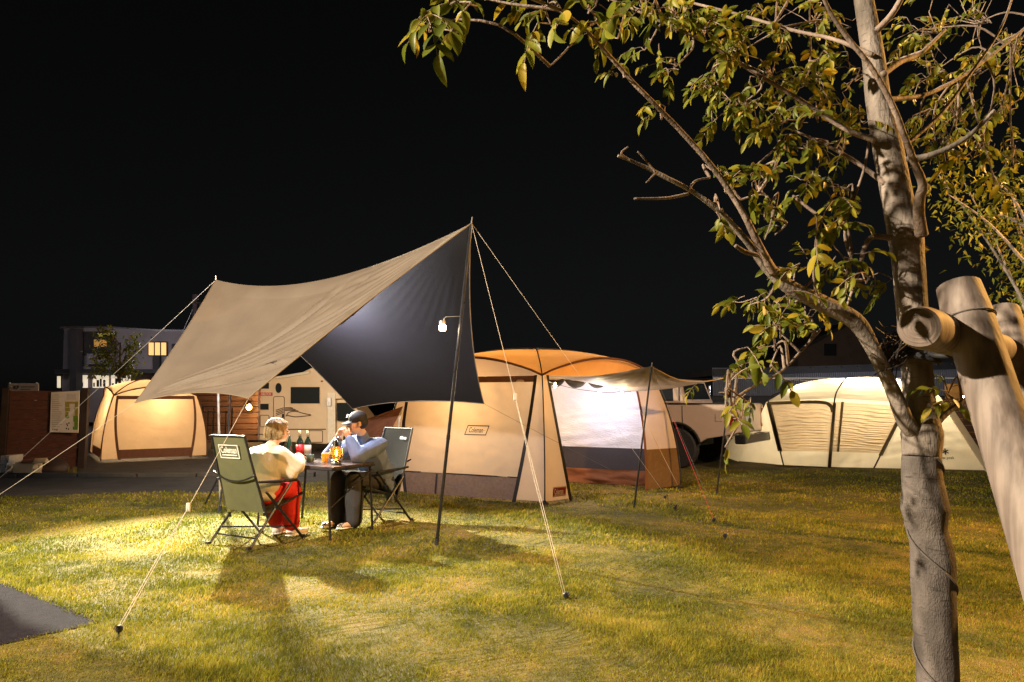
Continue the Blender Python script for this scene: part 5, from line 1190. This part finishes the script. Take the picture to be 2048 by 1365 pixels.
def px_tube(pts, n=14, sub=5, d0=None, d1=None, rough=0.0, seed=0):
    k = len(pts); r_ = random.Random(seed)
    pp = [P(x, y, (TD if d0 is None else d0 + (d1-d0)*i/(k-1))) for i, (x, y, w_) in enumerate(pts)]
    rr = [w_*.5*(pp[i].y)/F_PX for i, (x, y, w_) in enumerate(pts)]
    return spline(pp, sub), interp(rr, sub)
pp, rr = px_tube(trunk_px, sub=8); base = V(pp[0].x + .012, TD, 0)
p0 = [base + V(.01, 0, -.05), base + V(0, 0, .1), base.lerp(pp[0], .5)]
path = spline(p0 + [pp[0]], 5)[:-1] + pp; rad = [rr[0]*1.25]*5 + [rr[0]*1.12]*5 + [rr[0]*1.04]*5 + rr
mb = MB().tube(path, rad, 28)
W1 = Sines(14, 30, 140, 201)
mb.v = [tuple(Vector(v) + V(1, .3, 0)*.0022*float(W1(v[0]+v[1]*.8, v[2]*.6))) for v in mb.v]
mb.build('trunk_wrap', M['wrap'], tree, sm=True)
tw = []   # twine spiral
for i in range(len(path)*6-6):
    t = i/6; j = min(int(t), len(path)-2); q = path[j].lerp(path[j+1], t-j); r_ = (rad[j]*(1-(t-j)) + rad[j+1]*(t-j)) + .0015; a = -q.z*26
    tw.append(q + V(r_*math.cos(a), r_*math.sin(a), 0))
MB().tube(tw, .0022, 5).build('twine', M['dark_rope'], tree, sm=True)
pp, rr = px_tube(upper_px, sub=8, d0=TD, d1=TD+.10)
mb = MB().tube(pp, rr, 28); W2 = Sines(14, 12, 70, 203)
mb.v = [tuple(Vector(v) + V(1, .3, 0)*.0028*float(W2(v[0]*1.2+v[1], v[2]*.5))) for v in mb.v]
mb.build('trunk', M['bark'], tree, sm=True)
trunk_up = pp
br_pts = []   # sampled branch points for attaching twigs
def branch(pts, d0, d1, name='branch', m='twig', sub=6, n=10):
    pp, rr = px_tube(pts, sub=sub, d0=d0, d1=d1); mb = MB().tube(pp, rr, n); W = Sines(10, 20, 90, len(br_pts))
    mb.v = [tuple(Vector(v) + V(.8, .3, .5)*.0012*float(W(v[0]+v[1], v[2]))) for v in mb.v]
    o = mb.build(name, M[m], tree, sm=True); br_pts.extend(pp); return o
branch([(1838, 868, 40), (1812, 845, 34), (1780, 770, 27), (1742, 692, 29), (1706, 640, 36), (1640, 606, 34), (1580, 575, 30), (1535, 535, 25), (1497, 488, 15), (1440, 425, 12), (1380, 380, 10), (1310, 345, 9), (1262, 322, 7), (1236, 312, 5)], TD, 1.30, m='bark', n=14)
branch([(1548, 545, 20), (1522, 500, 16), (1480, 415, 12), (1420, 328, 11), (1340, 240, 10), (1262, 162, 9), (1205, 96, 8), (1168, 55, 6), (1120, 20, 5)], 1.36, 1.15)
branch([(1262, 322, 5), (1242, 308, 4), (1256, 294, 3)], 1.3, 1.29); branch([(1312, 345, 5), (1290, 318, 4), (1276, 303, 3)], 1.31, 1.30); branch([(1312, 345, 4), (1292, 366, 3)], 1.31, 1.3)
branch([(1377, 388, 7), (1330, 397, 6), (1268, 398, 5)], 1.32, 1.28); branch([(1378, 380, 6), (1392, 362, 5), (1420, 356, 4)], 1.33, 1.35)
branch([(1520, 512, 9), (1490, 505, 10), (1470, 492, 8)], 1.35, 1.33)
branch([(1168, 60, 5), (1128, 105, 4), (1100, 133, 3)], 1.16, 1.14)
branch([(1843, 470, 26), (1838, 430, 22), (1840, 395, 20), (1846, 370, 19), (1828, 325, 15), (1810, 275, 13), (1780, 200, 12), (1735, 125, 11), (1668, 38, 9), (1640, -20, 7)], 1.42, 1.2)
branch([(1815, 318, 14), (1850, 314, 13), (1900, 295, 11), (1945, 266, 9), (1990, 220, 7)], 1.40, 1.30, m='bark')
branch([(1770, 368, 12), (1712, 325, 9), (1648, 288, 7), (1590, 262, 5)], 1.5, 1.62)
branch([(1752, 282, 13), (1690, 258, 10), (1600, 200, 9), (1500, 140, 8), (1405, 82, 7), (1290, 30, 5), (1200, -10, 4)], 1.48, 1.6)
branch([(1700, 510, 6), (1690, 470, 6), (1700, 420, 5), (1728, 340, 5), (1740, 270, 5)], 1.5, 1.5)
branch([(1782, 476, 13), (1745, 474, 11), (1728, 500, 9), (1720, 535, 8), (1705, 580, 6), (1694, 612, 5)], 1.47, 1.45)
branch([(1672, 618, 8), (1690, 560, 7), (1702, 500, 7), (1690, 430, 5)], 1.40, 1.5)
branch([(1640, 608, 6), (1628, 560, 5), (1632, 480, 4), (1634, 430, 3)], 1.37, 1.30)
branch([(1755, 60, 14), (1790, 20, 12), (1830, -60, 10)], 1.5, 1.4); branch([(1765, 150, 14), (1800, 125, 11), (1840, 108, 9), (1890, 60, 6)], 1.5, 1.7)
branch([(1770, 200, 12), (1850, 190, 9), (1930, 150, 7), (2010, 90, 6), (2080, 30, 5)], 1.5, 1.9); branch([(1800, 300, 9), (1880, 230, 7), (1940, 150, 6), (2000, 60, 5), (2030, -20, 4)], 1.5, 1.75)
branch([(1745, 110, 10), (1670, 80, 8), (1580, 60, 7), (1480, 30, 6), (1380, 5, 5)], 1.5, 1.9)
branch([(1640, 660, 6), (1600, 705, 6), (1560, 745, 5), (1480, 790, 5), (1462, 830, 4)], 1.42, 1.25); branch([(1868, 855, 14), (1890, 830, 11), (1930, 800, 9), (1950, 790, 6)], 1.45, 1.5, m='bark')
branch([(1515, 330, 5), (1560, 290, 4)], 1.5, 1.6); branch([(1480, 400, 5), (1530, 390, 4), (1545, 430, 4), (1530, 480, 3)], 1.34, 1.30)

# leaflets of pinnate leaves
M_leaf, N, L, bs, out = newmat('leaf'); ge = N.new('ShaderNodeNewGeometry'); oi = N.new('ShaderNodeObjectInfo')
ad = N.new('ShaderNodeMath'); ad.operation = 'ADD'; L.new(ge.outputs['Random Per Island'], ad.inputs[0]); L.new(oi.outputs['Random'], ad.inputs[1]); fr = N.new('ShaderNodeMath'); fr.operation = 'FRACT'; L.new(ad.outputs[0], fr.inputs[0])
cr = N.new('ShaderNodeValToRGB'); e = cr.color_ramp.elements; e[0].position = 0; e[0].color = (.075, .100, .012, 1); e[1].position = 1; e[1].color = (.34, .24, .02, 1)
x = e.new(.45); x.color = (.15, .175, .018, 1); x = e.new(.8); x.color = (.24, .23, .022, 1)
L.new(fr.outputs[0], cr.inputs[0]); nz = N.new('ShaderNodeTexNoise'); nz.inputs['Scale'].default_value = 90; tc = N.new('ShaderNodeTexCoord'); L.new(tc.outputs['Object'], nz.inputs[0])
mr = N.new('ShaderNodeMapRange'); mr.inputs[3].default_value = .65; mr.inputs[4].default_value = 1.3; L.new(nz.outputs[0], mr.inputs[0])
mu = N.new('ShaderNodeMix'); mu.data_type = 'RGBA'; mu.blend_type = 'MULTIPLY'; mu.inputs[0].default_value = 1; L.new(cr.outputs[0], mu.inputs[6]); L.new(mr.outputs[0], mu.inputs[7])
L.new(mu.outputs[2], bs.inputs['Base Color']); bs.inputs['Roughness'].default_value = .45; bs.inputs['Specular IOR Level'].default_value = .3
tr = N.new('ShaderNodeBsdfTranslucent'); L.new(mu.outputs[2], tr.inputs[0]); ms = N.new('ShaderNodeMixShader'); ms.inputs[0].default_value = .45; L.new(bs.outputs[0], ms.inputs[1]); L.new(tr.outputs[0], ms.inputs[2]); L.new(ms.outputs[0], out.inputs['Surface'])
M['leaf'] = M_leaf
def leaf_geo(fold, curl, wdt):
    prof = [0, .55, .92, 1.0, .82, .48, 0]; ys = [0, .12, .30, .50, .70, .87, 1.0]; vs = []; fs = []
    for i, (w_, y) in enumerate(zip(prof, ys)):
        z = -curl*y*y; yy = y
        vs += [(-w_*wdt, yy, z + fold*w_*wdt), (0, yy, z), (w_*wdt, yy, z + fold*w_*wdt)]
    for i in range(6):
        a = i*3; b = a+3; fs += [(a, a+1, b+1, b), (a+1, a+2, b+2, b+1)]
    return vs, fs
LG = [leaf_geo(.35, .18, .23), leaf_geo(.55, .35, .21), leaf_geo(.2, .05, .25), leaf_geo(.7, .5, .20)]
LM = []
for k, (vs, fs) in enumerate(LG):
    me = bpy.data.meshes.new('leaf'); me.from_pydata(vs, [], fs); me.update(); me.polygons.foreach_set('use_smooth', [True]*len(me.polygons)); me.materials.append(M['leaf']); LM.append(me)
leaves = []; stalks = MB()
def compound(b, d, npairs, ll, rd):
    """pinnate leaf: rachis from b along d, drooping, leaflets in pairs plus a terminal one"""
    d = d.normalized(); ln = ll*(.55*npairs + .5); pts = []; q = b.copy(); dd = d.copy()
    for k in range(npairs*2+3):
        pts.append(q.copy()); dd = (dd + V(0, 0, -.10)).normalized(); q = q + dd*(ln/(npairs*2+2))
    stalks.tube(pts, .0011, 4, cap=False)
    up = V(rd.gauss(0, .4), rd.gauss(-.3, .5), 1).normalized()
    def put(at, dr):
        nz_ = (up - dr*up.dot(dr)); nz_ = nz_.normalized() if nz_.length > 1e-3 else V(1, 0, 0)
        nz_ = (Matrix.Rotation(rd.gauss(0, .55), 3, dr) @ nz_); xx = dr.cross(nz_).normalized(); s = ll*rd.uniform(.75, 1.15)
        leaves.append((Matrix.Translation(at) @ Matrix((xx, dr, nz_)).transposed().to_4x4() @ Matrix.Scale(s, 4), rd.randrange(4)))
    for k in range(npairs):
        i = 2 + k*2; t = (pts[min(i+1, len(pts)-1)] - pts[i-1]).normalized(); sd = t.cross(up).normalized()
        for s in (-1, 1):
            if rd.random() < .07: continue
            put(pts[i], (sd*s*rd.uniform(.7, 1.0) + t*rd.uniform(.35, .8) + V(0, 0, -rd.uniform(.1, .6))).normalized())
    put(pts[-1], ((pts[-1]-pts[-2]).normalized() + V(0, 0, -.25)).normalized())
clusters = [(862, 40, 1.12, 40, 22, 4, 0.0414), (900, 10, 1.15, 30, 20, 4, 0.0405), (960, -5, 1.2, 40, 15, 5, 0.0405), (1080, 22, 1.2, 40, 25, 5, 0.0405), (1105, 55, 1.2, 30, 20, 3, 0.0405), (1180, 20, 1.2, 45, 25, 7, 0.0378), (1225, 70, 1.2, 30, 40, 4, 0.0405), (1248, 158, 1.22, 18, 10, 2, 0.0324), (1325, 228, 1.26, 25, 18, 3, 0.0279), (1290, 20, 1.4, 50, 30, 13, 0.0344), (1350, 35, 1.5, 50, 40, 13, 0.0344), (1295, 95, 1.5, 25, 25, 3, 0.0369), (1345, 140, 1.55, 25, 20, 5, 0.0344), (1410, 60, 1.6, 40, 50, 15, 0.0361), (1425, 175, 1.55, 35, 30, 10, 0.0361), (1470, 110, 1.7, 45, 60, 18, 0.0361), (1480, 210, 1.6, 45, 25, 13, 0.0377), (1550, 50, 1.75, 60, 50, 17, 0.0369), (1640, 45, 1.8, 60, 50, 17, 0.0369), (1545, 150, 1.65, 50, 45, 15, 0.0377), (1620, 140, 1.75, 50, 50, 15, 0.0369), (1570, 240, 1.6, 50, 30, 10, 0.0369), (1640, 225, 1.7, 40, 35, 10, 0.0369), (1700, 160, 1.8, 30, 60, 7, 0.0369), (1560, 300, 1.62, 30, 35, 7, 0.0361), (1610, 300, 1.6, 30, 25, 5, 0.0377), (1690, 300, 1.6, 40, 30, 6, 0.0328), (1715, 235, 1.6, 25, 25, 6, 0.0328), (1850, 60, 1.9, 70, 60, 17, 0.0344), (1950, 50, 2.0, 60, 60, 16, 0.0344), (2020, 110, 2.0, 50, 70, 15, 0.0344), (1860, 150, 1.9, 50, 40, 11, 0.0344), (1945, 160, 2.0, 60, 40, 14, 0.0344), (1840, 240, 1.8, 40, 30, 8, 0.0344), (1910, 240, 1.9, 50, 40, 12, 0.0344), (2000, 230, 2.0, 45, 50, 12, 0.0344), (1885, 300, 1.8, 45, 25, 8, 0.0344), (1960, 300, 1.9, 50, 35, 11, 0.0344), (2025, 320, 2.0, 35, 50, 8, 0.0344), (1880, 345, 1.8, 25, 20, 3, 0.045), (1990, 365, 1.8, 25, 20, 3, 0.05), (1430, 345, 1.36, 20, 15, 2, 0.03), (1450, 385, 1.34, 20, 20, 3, 0.034), (1500, 345, 1.4, 30, 20, 4, 0.034), (1515, 385, 1.4, 30, 20, 5, 0.032), (1440, 420, 1.32, 15, 35, 2, 0.042), (1530, 425, 1.3, 15, 25, 2, 0.042), (1550, 470, 1.35, 15, 12, 1, 0.034), (1620, 370, 1.5, 40, 20, 6, 0.034), (1680, 395, 1.5, 40, 35, 10, 0.036), (1690, 450, 1.5, 30, 25, 5, 0.036), (1600, 400, 1.4, 25, 15, 2, 0.04), (1630, 490, 1.31, 12, 10, 1, 0.05), (1690, 520, 1.45, 30, 25, 5, 0.036), (1740, 560, 1.5, 35, 15, 4, 0.036), (1590, 540, 1.4, 25, 20, 3, 0.03), (1630, 545, 1.38, 25, 25, 4, 0.034), (1500, 610, 1.42, 30, 15, 4, 0.034), (1540, 620, 1.4, 35, 22, 7, 0.036), (1580, 600, 1.4, 30, 20, 4, 0.034), (1610, 640, 1.4, 35, 18, 5, 0.034), (1560, 665, 1.38, 20, 20, 4, 0.038), (1545, 695, 1.35, 15, 20, 3, 0.04), (1495, 695, 1.3, 5, 8, 1, 0.05), (1615, 665, 1.38, 15, 10, 2, 0.036), (1690, 570, 1.45, 25, 30, 5, 0.034), (1700, 640, 1.4, 15, 8, 1, 0.034), (1540, 735, 1.36, 25, 15, 3, 0.034), (1450, 778, 1.25, 35, 12, 3, 0.0259), (1490, 800, 1.25, 25, 20, 3, 0.0259), (1450, 830, 1.22, 15, 20, 1, 0.0324), (1470, 850, 1.22, 12, 25, 1, 0.0346), (1450, 895, 1.2, 8, 20, 1, 0.036), (1895, 790, 1.5, 30, 20, 5, 0.038), (1905, 815, 1.5, 20, 12, 3, 0.036), (1860, 500, 1.5, 8, 8, 1, 0.034)]
for ci, (cx, cy, dep, rx, ry, n, ll) in enumerate(clusters):
    rd = random.Random(500+ci); c = P(cx, cy, dep)
    a = min(br_pts, key=lambda p: (p-c).length_squared)
    if (a-c).length > .02:
        mid = a.lerp(c, .5) + V(rd.gauss(0, .02), rd.gauss(0, .02), rd.gauss(.02, .02)); stalks.tube(spline([a, mid, c], 4), interp([.0035, .0026, .0014], 4), 5, cap=False)
    for k in range(n):
        b = P(cx + rd.gauss(0, rx*.55), cy + rd.gauss(0, ry*.55) - 10, dep + rd.gauss(0, .10))
        if k and (b-c).length > .03: stalks.tube([c.lerp(a, .3*rd.random()), c.lerp(b, .5) + V(0, 0, rd.gauss(0, .012)), b], [.0018, .0014, .001], 4, cap=False)
        out_d = (b - a); out_d = out_d.normalized() if out_d.length > 1e-3 else V(0, 0, 1)
        d = (out_d*.6 + V(rd.gauss(-.15, .7), rd.gauss(0, .7), rd.gauss(-.15, .5))).normalized()
        compound(b, d, rd.choice((2, 2, 3, 3)) if n > 1 else 2, ll*(.80 if cx > 1280 else .92)*rd.uniform(.8, 1.15), rd)
def proj(p):
    d = p - V(0, 0, CAM_H); yv = d.y*cp_ + d.z*sp_; zv = -d.y*sp_ + d.z*cp_
    return (1024 + F_PX*d.x/yv, 682.5 - F_PX*zv/yv, yv)
def score(mt):
    x_, y_, dd = proj(mt[0].translation); s = mt[0].to_scale()[0]/dd
    return s if (10 < x_ < 2040 and 8 < y_ < 1360) else s*.01
leaves.sort(key=score, reverse=True)
for mt, k in leaves[:298]:
    o = bpy.data.objects.new('leaf', LM[k]); C.objects.link(o); o.parent = tree; o.matrix_basis = Matrix.Translation(-ORG[tree.name]) @ mt
mb = MB()
for mt, k in leaves[298:]:
    vs, fs = LG[k]; mb.add([mt @ Vector(v) for v in vs], fs)
fo = mb.build('foliage', M['leaf'], tree, sm=True); fo['kind'] = 'stuff'
so_ = stalks.build('leaf_stalks', M['twig'], tree, sm=True); so_['kind'] = 'stuff'

# ------------------------------------------------------------------ tree support: two posts, crossbar, palm-fibre tie
def log_mat(name, base, dark):
    m, N, L, bs, out = newmat(name); tc = N.new('ShaderNodeTexCoord'); mp = N.new('ShaderNodeMapping'); mp.inputs['Scale'].default_value = (9, 9, .6); L.new(tc.outputs['Object'], mp.inputs[0])
    n1 = N.new('ShaderNodeTexNoise'); n1.inputs['Scale'].default_value = 5; n1.inputs['Detail'].default_value = 8; L.new(mp.outputs[0], n1.inputs[0])
    n3 = N.new('ShaderNodeTexNoise'); n3.inputs['Scale'].default_value = 9; n3.inputs['Detail'].default_value = 3; L.new(tc.outputs['Object'], n3.inputs[0])
    cr = N.new('ShaderNodeValToRGB'); cr.color_ramp.elements[0].position = .3; cr.color_ramp.elements[0].color = c4(dark); cr.color_ramp.elements[1].position = .62; cr.color_ramp.elements[1].color = c4(base); L.new(n1.outputs[0], cr.inputs[0])
    mx = N.new('ShaderNodeMix'); mx.data_type = 'RGBA'; mx.blend_type = 'MULTIPLY'; mx.inputs[0].default_value = .7; r3 = N.new('ShaderNodeMapRange'); r3.inputs[1].default_value = .25; r3.inputs[2].default_value = .5; r3.inputs[3].default_value = .55; L.new(n3.outputs[0], r3.inputs[0]); L.new(cr.outputs[0], mx.inputs[6]); L.new(r3.outputs[0], mx.inputs[7]); L.new(mx.outputs[2], bs.inputs['Base Color'])
    bs.inputs['Roughness'].default_value = .7; b = N.new('ShaderNodeBump'); b.inputs['Strength'].default_value = .35; b.inputs['Distance'].default_value = .01; L.new(n1.outputs[0], b.inputs['Height']); L.new(b.outputs[0], bs.inputs['Normal']); return m
def ring_mat():
    m = log_mat('log_end_grain', (.15, .105, .082), (.08, .055, .042)); N, L = m.node_tree.nodes, m.node_tree.links; bs = N['Principled BSDF']  # end face darkened in its colour for the dim light on it
    at = N.new('ShaderNodeAttribute'); at.attribute_name = 'ring'; tc = N.new('ShaderNodeTexCoord'); nz = N.new('ShaderNodeTexNoise'); nz.inputs['Scale'].default_value = 25; L.new(tc.outputs['Object'], nz.inputs[0])
    m1 = N.new('ShaderNodeMath'); m1.operation = 'MULTIPLY_ADD'; m1.inputs[1].default_value = 52; L.new(at.outputs['Fac'], m1.inputs[0]); m2 = N.new('ShaderNodeMath'); m2.operation = 'MULTIPLY'; m2.inputs[1].default_value = 9; L.new(nz.outputs[0], m2.inputs[0]); L.new(m2.outputs[0], m1.inputs[2])
    sn = N.new('ShaderNodeMath'); sn.operation = 'SINE'; L.new(m1.outputs[0], sn.inputs[0]); mr = N.new('ShaderNodeMapRange'); mr.inputs[1].default_value = -1; mr.inputs[3].default_value = .86; mr.inputs[4].default_value = 1.06; L.new(sn.outputs[0], mr.inputs[0])
    src = bs.inputs['Base Color'].links[0].from_socket; mx = N.new('ShaderNodeMix'); mx.data_type = 'RGBA'; mx.blend_type = 'MULTIPLY'; mx.inputs[0].default_value = 1; L.new(src, mx.inputs[6]); L.new(mr.outputs[0], mx.inputs[7]); L.new(mx.outputs[2], bs.inputs['Base Color']); return m
M['log'] = log_mat('peeled_log', (.25, .195, .165), (.09, .062, .05)); M['log_end'] = ring_mat()
def log(name, a, b, r0, r1, label, cat, ext=0, seed=1, knots=()):
    a, b = Vector(a), Vector(b); d = (b-a).normalized(); L_ = (b-a).length; o = empty(name, b if b.z < a.z else a, label, cat)
    n, k = 36, 30; mb = MB(); W = Sines(10, 4, 20, seed); u = (V(0, 1, 0) - d*d.y).normalized(); v = d.cross(u); vs = []
    for i in range(k):
        t = i/(k-1); c = a + d*L_*t; r_ = r0 + (r1-r0)*t
        if i == 0: r_ -= .004
        for j in range(n):
            th_ = 2*math.pi*j/n; rr_ = r_*(1 + .018*float(W(th_*.5, t*3)) + .012*math.sin(3*th_+seed))
            for kt, ka, kh in knots: rr_ += kh*math.exp(-((t-kt)*L_/.025)**2 - ((math.atan2(math.sin(th_-ka), math.cos(th_-ka)))/.35)**2)
            vs.append(c + (u*math.cos(th_) + v*math.sin(th_))*rr_)
    fs = [(i*n+j, i*n+(j+1) % n, (i+1)*n+(j+1) % n, (i+1)*n+j) for i in range(k-1) for j in range(n)]
    mb.add(vs, fs); mb.build('log_shaft', M['log'], o, sm=True)
    rel_ = lambda c, s: [c + d*s*(.002) + (vs[j] - a)*.0 + (vs[j] - a - d*((vs[j]-a).dot(d))) for j in range(n)]
    e_ = MB(); cen_ = a - d*.003; nr_ = 14; ev = [cen_]
    for i in range(1, nr_+1):
        for j in range(n): ev.append(cen_.lerp(vs[j], i/nr_) + d*(.0006*math.sin(i*2.1 + .6*math.sin(j*.5))*(1 if i < nr_ else 0)*.5))
    ef = [(0, 1+(j+1) % n, 1+j) for j in range(n)] + [(1+(i-1)*n+j, 1+(i-1)*n+(j+1) % n, 1+i*n+(j+1) % n, 1+i*n+j) for i in range(1, nr_) for j in range(n)]
    e_.add(ev, ef)
    for q in (0.35, .6, .8):
        pass
    eo_ = e_.build('end_grain', M['log_end'], o, sm=False)
    at_ = eo_.data.attributes.new('ring', 'FLOAT', 'POINT'); at_.data.foreach_set('value', [0.0] + [i/nr_ for i in range(1, nr_+1) for j in range(n)])
    # radial drying crack
    ang_ = 2.2 + seed; cd = (u*math.cos(ang_) + v*math.sin(ang_))
    MB().add([cen_ - d*.0025, cen_ - d*.002 + cd*r0*.9 + v*.0022, cen_ - d*.002 + cd*r0*.9 - v*.0022], [(0, 1, 2)]).build('drying_crack', M['dark_rope'], o)
    return o
b_near = P(2140, 1480, .92)
top = P(1917, 572, 1.28); dn = (P(2020, 900, 1.17) - top).normalized(); foot = top + dn*(top.z/-dn.z)
po = log('support_post', top, foot, .041, .047, 'thick peeled log post leaning at the right edge tied to the tree', 'post', seed=3, knots=((.36, -.35, .006), (.60, .5, .005)))
rngs = []
u_ = dn.cross(V(0, 1, 0)).normalized(); v_ = dn.cross(u_)
MB().tube([top + dn*.07 + (u_*math.cos(a) + v_*math.sin(a))*.0425 for a in np.linspace(0, 6.283, 30)], .0016, 5).build('wire_band', M['dark_rope'], po, sm=True)
top2 = P(2004, 622, 1.78); dn2 = (P(2065, 900, 1.62) - top2).normalized(); foot2 = top2 + dn2*(top2.z/-dn2.z)
log('support_post', top2, foot2, .043, .047, 'second peeled log post half hidden behind the near post', 'post', seed=5)
log('crossbar_log', P(1838, 655, 1.16), P(2012, 704, 1.80), .0375, .040, 'short horizontal log with its round end facing out, lashed to the tree', 'log', seed=2)
tie = empty('palm_fibre_tie', P(1835, 705, TD), 'black palm fibre wrap lashing the crossbar log to the trunk', 'tie')
tc_ = P(1834, 700, TD+.01); mb = MB()
for k in range(9):
    z0 = -.022 + .0055*k; mb.tube([tc_ + V(.040*math.cos(a)*(1+.05*math.sin(3*a+k)), .042*math.sin(a), z0 + .006*math.sin(a*2+k)) for a in np.linspace(0, 6.283, 26)], .0055, 6)
mb.build('binding', M['cap_black'], tie, sm=True)
mb = MB()
for k in range(5):
    mb.tube(spline([tc_ + V(.0, -.045, -.01+.006*k), P(1880, 712, 1.38) + V(0, 0, .006*k), P(1935, 712, 1.36) + V(0, 0, .006*k)], 4), .006, 6)
mb.build('binding', M['cap_black'], tie, sm=True)
mb = MB(); rd = random.Random(9)
for k in range(70):
    a = tc_ + V(-.035, -.02, rd.uniform(-.02, .03)); b = P(1775 + rd.gauss(0, 14), 705 + rd.gauss(0, 26), TD - .03 + rd.gauss(0, .015)); m_ = a.lerp(b, .5) + V(rd.gauss(0, .008), rd.gauss(0, .01), rd.gauss(.006, .012))
    mb.tube(spline([a, m_, b], 3), .0013, 4, cap=False)
mb.build('loose_fibres', M['dark_trim'], tie)['kind'] = 'stuff'

# ------------------------------------------------------------------ other trees
def small_tree(name, base, h, cr_c, cr_r, n, ll, label, m_leaf, seed, trunk_r=.05, flat=1.0):
    rd = random.Random(seed); o = empty(name, base, label, 'tree'); base, cr_c = Vector(base), Vector(cr_c)
    MB().tube(spline([base, base.lerp(cr_c, .5) + V(.04, 0, 0), cr_c + V(0, 0, cr_r*.3)], 5), interp([trunk_r, trunk_r*.8, trunk_r*.3], 5), 8).build('trunk', M['bark'], o, sm=True)
    bm_ = MB(); tips = []
    for k in range(16):
        a = rd.uniform(0, 6.28); q = cr_c + V(math.cos(a)*rd.uniform(.3, 1), math.sin(a)*rd.uniform(.3, 1), rd.uniform(-.8, .9)*flat)*cr_r; s = base.lerp(cr_c, rd.uniform(.6, 1.1))
        bm_.tube(spline([s, s.lerp(q, .5) + V(0, 0, .08), q], 3), interp([trunk_r*.35, trunk_r*.2, trunk_r*.08], 3), 5, cap=False); tips.append((s, q))
    bm_.build('limbs', M['bark'], o, sm=True)
    mb = MB()
    for k in range(n):
        s, q = rd.choice(tips); b = s.lerp(q, rd.uniform(.45, 1.12)) + V(rd.gauss(0, .16), rd.gauss(0, .16), rd.gauss(0, .13))*cr_r
        dr = V(rd.gauss(0, 1), rd.gauss(0, 1), rd.gauss(-.4, .7)).normalized(); up = V(rd.gauss(0, .6), rd.gauss(0, .6), 1); nz_ = (up - dr*up.dot(dr)).normalized(); xx = dr.cross(nz_); vs, fs = LG[rd.randrange(4)]
        sc_ = ll*rd.uniform(.7, 1.2); mt = Matrix.Translation(b) @ Matrix((xx, dr, nz_)).transposed().to_4x4() @ Matrix.Scale(sc_, 4)
        mb.add([mt @ Vector(vs[i]) for i in (0, 6, 10, 18, 8)] if False else [mt @ Vector(vs[1]), mt @ Vector(vs[6]), mt @ Vector(vs[19]), mt @ Vector(vs[8])], [(0, 1, 2, 3)])
    c = mb.build('crown', M['leaf'], o); c['kind'] = 'stuff'
    return o
small_tree('street_tree', V(4.75, 5.9, 0), 3, P(2060, 470, 5.6), .72, 2000, .065, 'leafy tree at the right edge behind the support posts', None, 31, .05, 1.0)
small_tree('street_tree', V(P(235, 840, 27).x, 27, 0), 4, P(240, 700, 27), 1.0, 800, .22, 'thin tree in front of the far grey building', None, 33, .08, 1.15)
